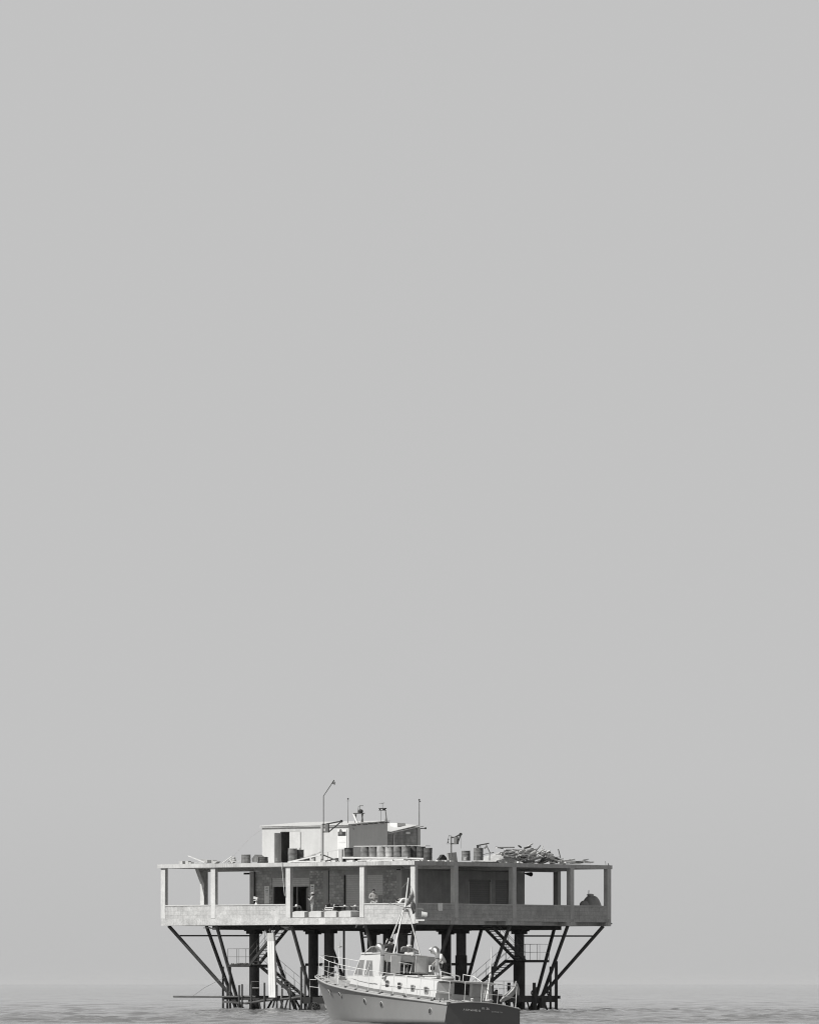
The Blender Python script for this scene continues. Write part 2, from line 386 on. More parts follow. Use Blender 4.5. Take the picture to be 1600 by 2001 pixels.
# shaded edge of the slab, part of it broken away
P().box(-.02, .697, 0, LV, 5.79, FL - .003).obj('edge_beam', 'slab', plat)
segs = [(0, 1.4, .0), (1.4, 3.6, .03), (3.6, 7.2, .0), (7.4, 9.4, .17), (9.4, 11.3, .0), (11.3, 13.4, .07), (13.4, 15.9, .17), (15.9, 17.0, .0), (17.0, 20.2, .17), (20.2, LV, .0)]
for a, b, d in segs:
    if d < .1: P().box(-.0 + d, .69, a + .01, b - .01, 5.54, 5.787).obj('edge_panel', 'slab' if d == 0 else 'plaster', plat)
P().box(-.75, -.024, -.03, .22, 5.74, 5.83).obj('ledge_plank', 'white2', plat)
P().box(-.25, -.003, -.035, .2, 5.6, 5.735).obj('ledge_plank', 'conc', plat)
P().tube((.6, LV + .02, 5.7), (.3, LV + .55, 5.72), .04).obj('bracket', 'rust', plat)
# columns
cols = []
for u in GU: cols.append((u - .18, u + .18, -.018, .27, FL - .06))
for v in GV[1:]: cols.append((-.018, .29, v - .2, v + .2, FL - .06))
for v in GV[1:]: cols.append((LU - .31, LU + .03, v - .2, v + .2, FL - .06))
for u in GU[1:4]: cols.append((u - .195, u + .195, LV - .27, LV + .045, FL - .06))
for i, (a, b, c, d, z) in enumerate(cols):
    mm = P().box(a, b, c, d, FL - .0 if 0 < i < 5 else SB + .02, RB)
    mm.obj('column', 'col', plat)
# haunch on the far left column, seen against the sky
v = GV[1]
P().prism([(LU - .3, v + .19, RB - .01), (LU - .3, v - .75, RB - .01), (LU - .3, v - .19, RB - 1.0)], (.3, 0, 0)).obj('haunch', 'conc', plat)
# parapets (blockwork panels with a coping)
def parapet(u0, u1, v0, v1, along):
    o = P().box(u0, u1, v0, v1, FL, PT - .06).obj('parapet', 'block', plat)
    P().box(u0 - (.03 if along == 'v' else 0), u1 + (.03 if along == 'v' else 0), v0 - (.03 if along == 'u' else 0), v1 + (.03 if along == 'u' else 0), PT - .058, PT).obj('coping', 'white2', o)
parapet(GU[3] + .2, GU[4] - .2, .0, .18, 'u'); parapet(GU[2] + .2, GU[3] - .2, .0, .18, 'u'); parapet(GU[0] + .2, GU[1] - .2, .0, .18, 'u')
for i in range(4):
    a = GV[i] + (.2 if i else .13)
    parapet(.0, .18, a, GV[i + 1] - .2, 'v')
    parapet(LU - .2, LU - .02, a, GV[i + 1] - .2, 'v')
for i in range(4): parapet(GU[i] + .2, GU[i + 1] - .2, LV - .19, LV - .01, 'u')
# limewash stains under the open bay and on the parapet
for (pa, pb, ya, yb) in [(586, 593, 1796, 1806), (597, 601, 1795, 1807), (606, 614, 1795, 1809), (622, 636, 1795, 1808), (638, 641, 1794, 1803)]:
    a, b = Lu(pa, 0), Lu(pb, 0); n_ = 5
    pts = [(b + (a - b) * i / n_, -.004, zp(ya, a, 0) + R.uniform(-.03, .02)) for i in range(n_ + 1)] + [(a + (b - a) * i / n_, -.004, max(SB + .02, zp(yb, a, 0) + R.uniform(-.1, .12))) for i in range(n_ + 1)]
    P().add(pts, [tuple(range(len(pts)))]).obj('limewash_stain', 'stain', plat)
m = P(); pts = [(Lu(x, 0), -.004, zp(y, 11, 0)) for x, y in [(528, 1784), (531, 1779), (537, 1781), (540, 1775), (545, 1777), (545, 1795), (541, 1807), (538, 1806), (537, 1790), (531, 1789)]]
m.add(pts, [tuple(range(len(pts)))])
m.obj('limewash_stain', 'stain', plat)
# broken concrete and torn lining under the lit edge
for (xa, xb, ya, yb) in [(405, 426, 1812.5, 1816), (552, 569, 1812, 1817)]:
    for i in range(7):
        a = Lu(R.uniform(xa, xb), 1.0); P().beam((a, .9 + R.uniform(0, .5), zp(R.uniform(ya, yb), a, 1)), (a + R.uniform(-.5, .5), .9 + R.uniform(0, .4), zp(R.uniform(ya, yb), a, 1)), .12, .05).obj('broken_edging', 'white2', plat)
for x in (698, 713): P().beam((Lu(x, .4), .4, SB + .02), (Lu(x - 3, .4), .4, SB - .2), .05, .06).obj('broken_edging', 'white2', plat)
m = P(); m.box(Lu(714, .4), Lu(697, .4), .3, .5, SB - .05, SB + .01)
m.obj('broken_edging', 'white2', plat)
# ring and grid beams beneath
m = P(); i0, i1 = 2.4, 18.6
m.box(i0, i1, i0, i0 + .35, 5.29, SB + .01); m.box(i0, i0 + .35, i0 + .35, i1 - .35, 5.29, SB + .01)
m.box(i1 - .35, i1, i0 + .35, i1 - .35, 5.29, SB + .01); m.box(i0, i1, i1 - .35, i1, 5.29, SB + .01)
m.obj('ring_beam', 'rust', plat)
m = P()
for g in GU[1:4]: m.box(g - .2, g + .2, i0 + .36, i1 - .36, 5.31, SB + .005)
m.obj('floor_beam', 'rust', plat)
m = P()
for g in GV[1:4]: m.box(i0 + .36, i1 - .36, g - .2, g + .2, 5.30, SB + .008)
m.obj('floor_beam', 'rust', plat)
m = P()
for g in [x * 1.2 + 3.3 for x in range(13)]: m.box(g - .07, g + .07, i0 + .37, i1 - .37, 5.40, SB + .004)
m.obj('floor_joist', 'rust', plat)
# piles with stepped caps
for gu in GU[1:4]:
    for gv in GV[1:4]:
        o = P().lathe([(.33, -3), (.33, 0), (.325, 5.2)], (gu, gv, 0), 24).obj('pile', 'pipe', plat)
        P().box(gu - .38, gu + .38, gv - .38, gv + .38, 5.02, 5.2).box(gu - .48, gu + .48, gv - .48, gv + .48, 5.2, 5.30).obj('pile_cap', 'rust', o)
        P().lathe([(.37, .0), (.40, .1), (.37, .22)], (gu, gv, -.05), 20).obj('collar', 'woodd', o)
m_ = P(); m_.box(GU[3] - .75, GU[3] + .45, GV[1] - .06, GV[1] + .06, 2.95, 3.12)
# raking braces from every edge column to its pile
for u in GU[1:4]:
    for (v0, v1) in ((.35, GV[1]), (LV - .35, GV[3])):
        P().tube((u, v0, SB), (u, v1, -3.2), .115, n=12).obj('brace', 'pipe', plat)
for v in GV[1:4]:
    for (u0, u1) in ((.35, GU[1]), (LU - .35, GU[3])):
        P().tube((u0, v, SB), (u1, v, -3.2), .115, n=12).obj('brace', 'pipe', plat)
for (u0, u1) in ((.35, GU[1]), (LU - .35, GU[3])):
    for (v0, v1) in ((.35, GV[1]), (LV - .35, GV[3])):
        P().tube((u0, v0, SB), (u1, v1, -.7), .115, n=12).obj('brace', 'pipe', plat)
        k = .13
        P().tube((u0 + (u1 - u0) * k, v0 + (v1 - v0) * k, 4.9), (u1, v1, 4.9), .05, n=8).obj('tie_rod', 'rust', plat)
# vertical pipes from braces down into the water
def bpt(p, q, f): return tuple(p[i] + (q[i] - p[i]) * f for i in range(3))
for (u, v, top) in [(GU[3], 1.72, 2.9), (GU[2], 1.72, 2.9), (GU[1], 1.72, 2.9)]:
    P().tube((u, v, 2.95), (u, v, -1.5), .075).obj('riser_pipe', 'pipe', plat)
for v in GV[1:4]: P().tube((1.75, v, 2.9), (1.75, v, -1.5), .075).obj('riser_pipe', 'pipe', plat)
for v in (GV[1],): P().tube((LU - 1.75, v, 2.9), (LU - 1.75, v, -1.5), .07).obj('riser_pipe', 'pipe', plat)
P().tube((LU - 3.15, 2.95, 1.65), (LU - 3.15, 2.95, -1.5), .07).obj('riser_pipe', 'pipe', plat)
# low bracing between piles at water level
m = P()
for gu in GU[1:4]:
    m.beam((gu, 1.0, .85), (gu, GV[3] + 1, .85), .16, .2)
for gv in GV[1:4]:
    m.beam((1.0, gv, .9), (GU[3] + 1.5, gv, .9), .16, .2)
m.obj('water_level_beam', 'rust', plat)
for gu in GU[1:4]:
    for s in (-1, 1):
        for gv in GV[1:3]: P().tube((gu + s * 1.6, gv, .85), (gu + s * .3, gv, -1.0), .07).obj('low_brace', 'rust', plat)
for gv in GV[1:4]:
    for s in (-1, 1): P().tube((GU[1], gv + s * 1.7, .9), (GU[1], gv + s * .3, -1.0), .07).obj('low_brace', 'rust', plat)
for (gu, gv) in ((GU[3], GV[2]), (GU[2], GV[1])):
    P().box(gu - .7, gu + .65, gv - .05, gv + .05, 2.95, 3.12).obj('crossbar', 'rust', plat)
P().box(GU[1] - .06, GU[1] + .06, GV[2] - .95, GV[2] + 1.1, 2.95, 3.12).obj('crossbar', 'rust', plat)
for gv in GV[1:4]: P().lathe([(.33, 3.62), (.385, 3.6), (.39, -2)], (GU[1], gv, 0), 24).obj('pile_sleeve', 'pipe', plat)
P().tube((Lu(672, 5), 5, SB), (Lu(672, 5), 5, -1), .07).obj('riser_pipe', 'pipe', plat)

# room: walls made of bays of different masonry
W0, W1 = GV[1] - .02, GV[1] + .23
wall = P()
uu = lambda px: Lu(px, W0)
zt = lambda py: zp(py, 9, 4.1)
def wseg(pa, pb, mt, z0=FL, z1=RB - .2, off=0., name='wall', parent=None):
    return P().box(uu(pb), uu(pa), W0 - off, W1 + .001 * off, z0, z1).obj(name, mt, parent or plat)
wseg(489, 499.5, 'plaster', off=.06); wseg(499.5, 531, 'stone')
wseg(531, 604, 'dplaster', z0=zt(1715))
wseg(604, 632, 'rubble'); wseg(632, 642, 'plaster', off=.05)
wseg(642, 643.6, 'dark'); wseg(643.6, 672, 'stone', off=.01)
wseg(672, 716, 'dplaster', z0=zt(1710)); wseg(711, 716, 'dplaster', z1=zt(1710) - .003)
wseg(716, 748, 'dplaster', z0=zt(1711))
wseg(748, 776, 'rubble'); wseg(776, 786, 'plaster', off=.05)
P().tube((uu(499.5), W0 - .12, FL), (uu(499.5), W0 - .12, RB - .2), .045).obj('drain_pipe', 'rust', plat)
sb = P().box(uu(604), uu(532), W0 + .02, W0 + .2, zt(1732), zt(1715) - .003).obj('shutter_box', 'shutter', plat)
d = P()
for x in (532.4, 566, 603): d.box(uu(x) - .05, uu(x) + .05, W0 + .02, W0 + .14, FL, zt(1732) - .003)
d.obj('door_frame', 'plaster', plat)
P().box(uu(580.4), uu(579.2), W0 + .03, W0 + .08, FL, zt(1732) - .003).obj('door_mullion', 'lsteel', plat)
P().box(uu(602), uu(585), W0 + .7, W0 + .75, FL, 8.0).obj('inner_door', 'dplaster', plat)
d = P().box(uu(711), uu(674.5), W0 + .04, W0 + .09, FL, zt(1710) - .003).obj('rolling_shutter', 'shutter', plat)
P().box(uu(674.8), uu(673.4), W0 - .05, W0 + .1, FL, zt(1711)).obj('shutter_guide', 'dark', plat)
d = P().box(uu(748), uu(716), W0 + .04, W0 + .09, FL, zt(1711) - .003).obj('rolling_shutter', 'shutter', plat)
P().box(uu(746), uu(739), W0 - .0, W0 + .035, FL, zt(1750)).obj('wall_panel', 'clothm', plat)
# shaded right-hand wall of the room
U0, U1 = GU[1] - .0, GU[1] + .23; vv = lambda px: Rv(px, U0)
def rseg(pa, pb, mt, z0=FL, z1=RB - .2, off=0., name='wall'):
    return P().box(U0 - off, U1, vv(pa), vv(pb), z0, z1).obj(name, mt, plat)
rseg(787, 916, 'dplaster'); rseg(916, 958, 'dplaster', z0=zt(1718)); rseg(958, 967, 'plaster', off=.02); rseg(967, 993, 'dplaster', z0=zt(1718)); rseg(993, 1008, 'dplaster')
rseg(1008, 1023.5, 'dplaster', off=.06)
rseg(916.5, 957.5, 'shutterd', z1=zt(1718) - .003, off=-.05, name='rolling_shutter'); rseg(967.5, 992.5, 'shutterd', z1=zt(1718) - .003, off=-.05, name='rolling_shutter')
rseg(914.6, 915.8, 'bgrey', z1=zt(1722), off=.03, name='shutter_guide'); rseg(957.2, 958.6, 'bgrey', z1=zt(1722), off=.03, name='shutter_guide')
# the two far walls
P().box(U1, uu(489) + .0, GV[3], GV[3] + .2, FL, RB - .2).obj('wall', 'dplaster', plat)
P().box(uu(489) - .25, uu(489) - .003, W1, GV[3] - .003, FL, RB - .2).obj('wall', 'dplaster', plat)
# notices by the door
for pa, pb, ya, yb in ((517.5, 526.5, 1730, 1765), (607, 615, 1728, 1766)):
    ua, ub = uu(pb), uu(pa); za, zb = zt(yb), zt(ya)
    o = P().box(ua, ub, W0 - .04, W0 - .012, za, zb).obj('notice_board', 'towel', plat)
    c = (ua + ub) / 2
    P().prism([(c + .11 * cos(a), W0 - .046, zb - .16 + .045 * sin(a)) for a in [i * pi / 6 for i in range(7)]], (0, .004, 0)).obj('printed_mark', 'glyphd', o)
    m = P()
    for k, (w, zz, hh) in enumerate([(.2, .27, .05), (.22, .37, .03), (.2, .44, .02), (.21, .52, .02), (.16, .60, .02)]):
        x = c - w / 2
        while x < c + w / 2: m.box(x, x + R.uniform(.02, .04), W0 - .044, W0 - .0405, zb - zz - hh, zb - zz); x += .055
    m.obj('printed_line', 'glyphd' if pa < 600 else 'glyphm', o)
# faded lettering on the shaded parapet
text('painted_letters', 'JO    NE', .30, 'glyphm', plat, TP((-.004, Rv(952, 0), zp(1788.5, 0, 8))), (SA, CA, 0), (0, 0, 1), .002)
P().box(-.006, -.001, Rv(991.6, 0), Rv(992.3, 0), 5.9, 6.7).box(-.006, -.001, Rv(992.3, 0), Rv(1001, 0), 6.67, 6.7).obj('painted_mark', 'glyphm', plat)

# loudspeakers and floodlights under the roof
o = thing('horn_speaker', 'dark horn loudspeaker under the roof at the right end of the room', 'loudspeaker', TP((GU[1] - .1, Rv(1025, U0), 8.7)))
c0 = Vector((U0 - .062, Rv(1023, U0) , 9.0))
P().path([(U0 + .1, Rv(1025, U0), 9.0), (U0 + .1, Rv(1030, U0), 8.99), (U0 + .1, Rv(1040, U0), 8.95)], [.03, .06, .15], n=14).obj('horn', 'dark', o)
P().beam((U0 + .1, Rv(1026, U0), 9.0), (U0 + .1, Rv(1026, U0), 9.3), .05, .05).obj('bracket', 'rust', o)
o = thing('floodlight', 'small dark floodlight sticking out left of the room corner under the roof', 'lamp', TP((Lu(486, W0), W0, 8.6)))
P().box(Lu(487, 4.3), Lu(478, 4.3), 4.2, 4.4, zt(1707), zt(1703.4)).obj('housing', 'dark', o)
P().beam((Lu(490, 4.3), 4.3, zt(1705)), (Lu(486, 4.3), 4.3, zt(1705)), .06, .06).obj('bracket', 'rust', o)
o = thing('floodlight', 'dark double floodlight on the room corner above the bending man', 'lamp', TP((uu(786), W0 - .2, 8.8)))
P().box(uu(786.5), uu(781), W0 - .35, W0 - .05, zt(1702.5), zt(1698.5)).obj('housing', 'dark', o)
P().box(uu(791), uu(788.5), W0 - .3, W0 - .05, zt(1702), zt(1698.5)).obj('reflector', 'plaster', o)
P().beam((uu(791), W0 - .04, zt(1698)), (uu(781), W0 - .04, zt(1698)), .05, .06).obj('bracket', 'rust', o)

# loose cable down the edge of the roof
tag(P().path([(Lu(551, -.15), -.2, RT + .05), (Lu(552, -.15), -.2, RB), (Lu(555, -.06), -.14, 8.4), (Lu(557, -.06), -.1, 7.4)], .022).obj('hanging_cable', 'white2'), 'thin pale cable hanging over the roof edge beside a column', 'cable')

# ------------------------------------------------------------------ stairs and landings
def stairs(name, label, flights, landing, rail_side, base):
    o = thing(name, label, 'stairs', base)
    for (f0, f1) in flights:                # each: ((axis pos, z) start, end) for two stringer lines
        (a0, b0), (a1, b1) = f0, f1         # a,b : points of the two stringers
        for p, q in ((a0, a1), (b0, b1)):
            P().beam(p, q, .08, .19).obj('stringer', 'rust', o)
        n_ = max(6, int((Vector(a1) - Vector(a0)).length / .32)); m = P()
        for i in range(n_ + 1):
            f = i / n_; p = Vector(a0).lerp(Vector(a1), f); q = Vector(b0).lerp(Vector(b1), f); dd = (Vector(a1) - Vector(a0)); dd.z = 0; dd.normalize()
            m.beam(p + Vector((0, 0, .03)), q + Vector((0, 0, .03)), .25, .05)
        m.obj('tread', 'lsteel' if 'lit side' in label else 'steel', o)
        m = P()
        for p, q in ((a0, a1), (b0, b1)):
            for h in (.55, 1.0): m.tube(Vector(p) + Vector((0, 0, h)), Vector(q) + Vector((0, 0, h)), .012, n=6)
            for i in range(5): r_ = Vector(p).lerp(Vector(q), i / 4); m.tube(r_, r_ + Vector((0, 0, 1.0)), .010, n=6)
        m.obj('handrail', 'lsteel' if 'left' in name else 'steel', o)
    (x0, x1, y0, y1, z) = landing
    P().box(x0, x1, y0, y1, z - .16, z).obj('landing', 'rust', o)
    m = P()
    pts = {'u': [(x0, y0), (x1, y0), (x1, y1), (x0, y1)], 'v': [(x0, y0), (x0, y1), (x1, y1), (x1, y0)]}[rail_side]
    for h in (.5, 1.02): m.path([(a, b, z + h) for a, b in pts], .013, n=6)
    for i in range(3):
        for k in range(3): p = Vector(pts[i]).lerp(Vector(pts[i + 1]), k / 2); m.tube((p.x, p.y, z), (p.x, p.y, z + 1.02), .012, n=6)
    m.obj('guard_rail', 'steel', o)
    return o
v1, v2, v3 = 1.0, 1.9, 2.85; uA = Lu(487, v1); uZ = Lu(445, v1); zL = 3.02
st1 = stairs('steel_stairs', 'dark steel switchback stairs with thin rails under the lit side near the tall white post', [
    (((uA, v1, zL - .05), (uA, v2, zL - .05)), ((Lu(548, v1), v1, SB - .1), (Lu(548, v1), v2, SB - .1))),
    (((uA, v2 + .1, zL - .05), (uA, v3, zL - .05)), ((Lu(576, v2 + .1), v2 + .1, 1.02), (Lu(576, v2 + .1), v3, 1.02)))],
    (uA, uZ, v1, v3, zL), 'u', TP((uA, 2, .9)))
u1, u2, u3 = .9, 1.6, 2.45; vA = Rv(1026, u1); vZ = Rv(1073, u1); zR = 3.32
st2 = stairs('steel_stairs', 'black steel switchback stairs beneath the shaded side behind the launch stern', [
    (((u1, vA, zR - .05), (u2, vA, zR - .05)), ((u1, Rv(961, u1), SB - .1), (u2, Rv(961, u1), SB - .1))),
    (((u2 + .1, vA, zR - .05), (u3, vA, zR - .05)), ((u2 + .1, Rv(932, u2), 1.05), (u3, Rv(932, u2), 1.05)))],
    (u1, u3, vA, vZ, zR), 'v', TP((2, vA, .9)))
m = P()
for i in range(40):
    a = R.uniform(uA + .1, uZ - .1); b = R.uniform(v1, v1 + .6); m.ball((a, b, zL + .02), R.uniform(.04, .09), 6)
tag(m.obj('rope_pile', 'woodd'), 'low dark pile of rope on the left stair landing', 'rope')
tag(P().path([(Lu(440, 1), 1, 2.2), (Lu(400, .8), .8, .98 + .55), (Lu(378, .6), .6, 1.0)], .012, 5).obj('mooring_line', 'steel'), 'thin line running from the long boom up to the left braces', 'line')

# ------------------------------------------------------------------ landing stage at the waterline
ls = thing('landing_stage', 'low dark landing stage of pipes and posts at the left piles', 'jetty', TP((12, 2, 0)))
P().path([(Lu(339, .6), .6, .94), (Lu(420, .7), .7, .93), (Lu(500, .9), .9, .94)], .06).obj('boom', 'pipe', ls)
P().box(Lu(600, 3.2), Lu(440, 1.5), 2.6, 3.3, .72, .86).obj('walkway', 'rust', ls)
P().path([(Lu(481, .5), .5, .52), (Lu(500, .5), .5, .60), (Lu(515, .5), .5, .70), (Lu(560, .6), .6, .80), (Lu(588, .6), .6, .93)], .085).obj('fender_pipe', 'pipe', ls)
P().beam((Lu(436, .8), .8, .62), (Lu(482, .8), .8, .5), .1, .12).obj('fender_pipe', 'pipe', ls)
P().box(Lu(655, 1.5), Lu(590, 1.5), 1.3, 3.6, .5, .92).obj('pontoon', 'dark', ls)
P().box(Lu(655, 1.2), Lu(604, 1.2), 1.22, 1.28, -.5, .5).obj('skirt_board', 'woodd', ls)
for (x, yt, vv_) in ((467.3, 1926, .5), (473, 1924, 1.6), (491, 1925.5, .45), (516.7, 1921, .35), (541, 1925, .45), (551, 1895, 2.4), (566.5, 1925, .5)):
    u = Lu(x, vv_); P().tube((u, vv_, -1.6), (u, vv_, zp(yt, u, vv_)), .062, n=10).obj('post', 'pipe', ls)
u = Lu(588.5, .55); P().tube((u, .55, -1.6), (u, .55, zp(1890, u, .55)), .075, n=10).obj('post', 'pipe', ls)
m = P()
for (xa, xb) in ((498, 478), (486, 498), (505, 513), (537, 527), (553, 542), (562, 551), (548, 558), (590, 581), (575, 583), (598, 604)):
    a, b = Lu(xa, 2.2), Lu(xb, 2.2); m.tube((a, 2.2, .75), (b, 2.2, -.5), .055)
m.obj('raking_strut', 'rust', ls)
for x, rr in ((613, .17), (618, .14), (641, .2)):
    u = Lu(x, 1.1); m = P(); m.path([(u + rr * cos(a), 1.1, .4 + rr * sin(a)) for a in [i * pi / 6 for i in range(13)]], .055, 8); tag(m.obj('tyre_fender', 'lsteel' if x == 641 else 'black', None), {613: 'small dark tyre fender hung on the stage skirt, leftmost of three', 618: 'small dark tyre fender between its two neighbours on the stage skirt', 641: 'pale ring fender hanging close to the launch bow'}[x], 'fender', 'fenders on the landing stage')
# white rails round the left piles near the water
m = P()
for (xa, xb, y) in ((491, 506, 1919), (492, 506, 1931.5), (549, 566, 1932)): m.tube((Lu(xa, 2.0), 2.0, zp(y, 14, 2)), (Lu(xb, 2.0), 2.0, zp(y, 14, 2)), .022, n=6)
m.path([(Lu(605, 2), 2, zp(1915, 9, 2)), (Lu(618, 2), 2, zp(1915.5, 9, 2))], .022, 6); m.path([(Lu(605, 2), 2, zp(1929, 9, 2)), (Lu(626, 2), 2, zp(1931, 9, 2)), (Lu(626, 2), 2, .9)], .025, 6)
m.path([(Lu(605, 2), 2, zp(1915, 9, 2)), (Lu(605, 2), 2, .9)], .02, 6); m.path([(Lu(491, 2), 2, zp(1919, 14, 2)), (Lu(491, 2), 2, .8)], .02, 6); m.path([(Lu(549, 2), 2, zp(1932, 14, 2)), (Lu(549, 2), 2, .8)], .02, 6)
m.obj('hand_rail', 'white2', ls)

ld = thing('landing_stage', 'dark timber boat landing at the right piles near the launch stern', 'jetty', TP((2, 14, 0)))
P().box(1.2, 1.7, Rv(955, 1.2), Rv(1087, 1.2), .58, .98).obj('fender_beam', 'woodd', ld)
P().box(1.7, 3.0, Rv(955, 1.2), Rv(1087, 1.2) - .2, .75, .88).obj('walkway', 'rust', ld)
for (x, yt, w) in ((966, 1938, .5), (976, 1944, .3), (994, 1921, .11), (1043.5, 1921, .11), (1045, 1930, .16), (1060, 1950, .5), (1086.5, 1879, .09)):
    v = Rv(x, 1.1); P().box(1.0, 1.19, v - w / 2, v + w / 2, -1.5 if w < .4 else .2, zp(yt, 1.1, v)).obj('post', 'woodd', ld)
m = P()
for (xa, xb) in ((1003, 1012), (1030, 1040), (1063, 1075), (1022, 1014), (1050, 1040)):
    m.tube((1.45, Rv(xa, 1.4), .75), (1.45, Rv(xb, 1.4), -.4), .055)
m.obj('raking_strut', 'rust', ld)
for x, r_, lb in ((1041, .14, 'black tyre standing on the right landing beside the outer pile'), (1071.5, .10, 'small black tyre near the right end of the right landing'), (970, .16, 'black tyre on the right landing nearest the launch stern')):
    v = Rv(x, 1.45); m = P(); m.path([(1.45, v + r_ * cos(a), 1.0 + .04 + r_ + r_ * sin(a)) for a in [i * pi / 8 for i in range(17)]], .05, 8); tag(m.obj('tyre', 'black'), lb, 'tyre', 'tyres on the right landing')
m = P()
for h in (.55, 1.05): m.tube((1.3, Rv(940, 1.3), .9 + h), (1.3, Rv(1008, 1.3), .9 + h), .016, n=6)
for x in (940, 962, 984, 1008): m.tube((1.3, Rv(x, 1.3), .8), (1.3, Rv(x, 1.3), 1.95), .016, n=6)
m.obj('hand_rail', 'steel', ld)

# tall white boxed post
wp = thing('white_post', 'tall white boarded post with grey top hanging in front of the left stairs', 'post', TP((Lu(530, .3), .3, .9)))
def tz_box(xa, xb, xc, xd, y0, y1):
    u = Lu(530, .2); q = [(Lu(xa, .15), .15, zp(y0, u, .2)), (Lu(xb, .15), .15, zp(y0, u, .2)), (Lu(xd, .15), .15, zp(y1, u, .2)), (Lu(xc, .15), .15, zp(y1, u, .2))]
    return P().prism(q, (0, .16, 0))
tz_box(522, 535.3, 525.2, 538, 1840, 1950).obj('shaft', 'white', wp); tz_box(521.3, 534.3, 522, 535.2, 1824, 1839.8).obj('cap', 'plaster', wp)
P().beam((Lu(528, .25), .25, 4.9), (Lu(528, .25), .25, SB + .01), .1, .1).obj('hanger', 'rust', wp)
m = P()
for k in (.33, .66): m.beam((Lu(522 + 13 * k, .14), .144, zp(1841, 13, 0)), (Lu(525 + 13 * k, .14), .144, zp(1946, 13, 0)), .010, .004)
m.obj('board_seam', 'white2', wp)

# ------------------------------------------------------------------ on the terrace
lab = ['white concrete bench block beside the left column of the open bay', 'second white bench block from the left on the open edge', 'third white bench block from the left, in front of the striped chair', 'white bench block with a deep shaded side next to the right column']
for i, (xa, xb, dv) in enumerate(((571.5, 595, .42), (603.5, 627.2, .34), (633.3, 656.6, .34), (662, 685.3, .93))):
    ua, ub = Lu(xb, .1), Lu(xa, .1); m = P()
    top = [(ub, .1, 6.36), (ub - .25, .1, 6.42), (ua + .25, .1, 6.43), (ua, .1, 6.38)]
    m.prism([(ub, .1, 6.03), (ua, .1, 6.03)] + top[::-1], (0, dv, 0)).box(ua + .1, ub - .1, .15, dv, 6.0, 6.03)
    tag(m.obj('bench_block', 'white2'), lab[i], 'block', 'white blocks along the open bay')
def table(px, v, label, first=[None]):
    u = Lu(px, v); w = TP((u, v, FL))
    if first[0]: return dup(first[0], w, label)
    o = thing('cafe_table', label, 'table', w, 'cafe tables on the terrace')
    MB().lathe([(.36, .70), (.36, .73)], w, 20).obj('tabletop', 'white2', o); MB().lathe([(.2, 0), (.18, .03), (.025, .06), (.025, .70)], w, 14).obj('pedestal', 'rust', o)
    first[0] = o; return o
table(575.5, 1.3, 'small round cafe table beside the left column of the open bay'); table(660, 1.6, 'small round cafe table right of the striped chair')
table(674.5, 1.3, 'small round cafe table in front of the shutter edge'); table(696, 1.3, 'small round cafe table nearest the right column of the open bay')
def chair(px, v, rot, label, first=[None]):
    u = Lu(px, v); w = TP((u, v, FL))
    if first[0]: return dup(first[0], w, label, rot)
    o = thing('cafe_chair', label, 'chair', w, 'wire cafe chairs on the terrace')
    for sx in (-1, 1):
        for sy in (-1, 1): MB().tube(w + Vector((sx * .22, sy * .2, 0)), w + Vector((sx * .17, sy * .16, .44)), .016, n=6).obj('leg', 'steel', o)
    MB().lathe([(.22, .43), (.23, .46)], w, 14).obj('seat', 'steel', o)
    m = MB(); m.path([w + Vector((.21 * cos(a), .21 * sin(a), .46 + .36 * sin(a * 1.0 if a < pi else 0))) for a in [i * pi / 8 for i in range(9)]], .014, 6)
    for i in range(1, 8): a = i * pi / 8; m.tube(w + Vector((.2 * cos(a), .2 * sin(a), .46)), w + Vector((.21 * cos(a), .21 * sin(a), .46 + .36 * sin(a))), .008, n=5)
    m.obj('backrest', 'steel', o); first[0] = o; return o
chair(583, 1.5, .3, 'dark wire chair right of the leftmost cafe table'); chair(588, 1.9, 1.2, 'dark wire chair just inside the open doorway')
chair(651, 2.0, 2.6, 'dark chair behind the striped chair'); chair(667, 1.8, .1, 'dark chair between the two middle cafe tables'); chair(682, 2.0, 3.4, 'dark chair right of the table by the shutter edge'); chair(690, 1.7, 1.7, 'dark chair left of the table nearest the right column'); chair(700, 2.0, 4., 'dark chair half hidden by the right column of the open bay')
for i, (x, lb) in enumerate(((579, 'white cloth bundle on the leftmost cafe table'), (673.8, 'white bowl on the cafe table by the shutter edge'), (694, 'white plate stack on the cafe table nearest the right column'))):
    v = 1.3; u = Lu(x, v); tag(P().lathe([(.06, 0), (.09, .03), (.07, .06 if i else .12), (.02, .08 if i else .15)], (u, v, FL + .73), 12).obj(['cloth_bundle', 'bowl', 'plate_stack'][i], 'cloth'), lb, ['cloth', 'bowl', 'plates'][i])
# striped deck chair
u = Lu(640, 1.0); dc = thing('deck_chair', 'low deck chair with broad black and white stripes', 'chair', TP((u, 1.0, FL)))
for k in range(7):
    z0 = FL + .28 + k * .065; P().box(u - .32, u + .3, 1.0 + k * .03, 1.04 + k * .03, z0, z0 + .062).obj('stripe', 'white' if k % 2 else 'black', dc)
for s in (-.34, .3):
    P().beam((u + s, .8, FL), (u + s, 1.3, FL + .85), .05, .05).obj('frame_leg', 'wood', dc); P().beam((u + s, 1.4, FL), (u + s, .9, FL + .5), .05, .05).obj('frame_leg', 'wood', dc)
P().ball((u + .08, 1.15, FL + .86), .13, sx=1.2, sz=.9).obj('head_cushion', 'clothd', dc)
tag(P().box(Lu(662, 3.9), Lu(646, 3.9), 3.75, 4.05, FL, FL + .85).obj('counter', 'woodd'), 'dark low cupboard against the stone wall behind the tables', 'cupboard')
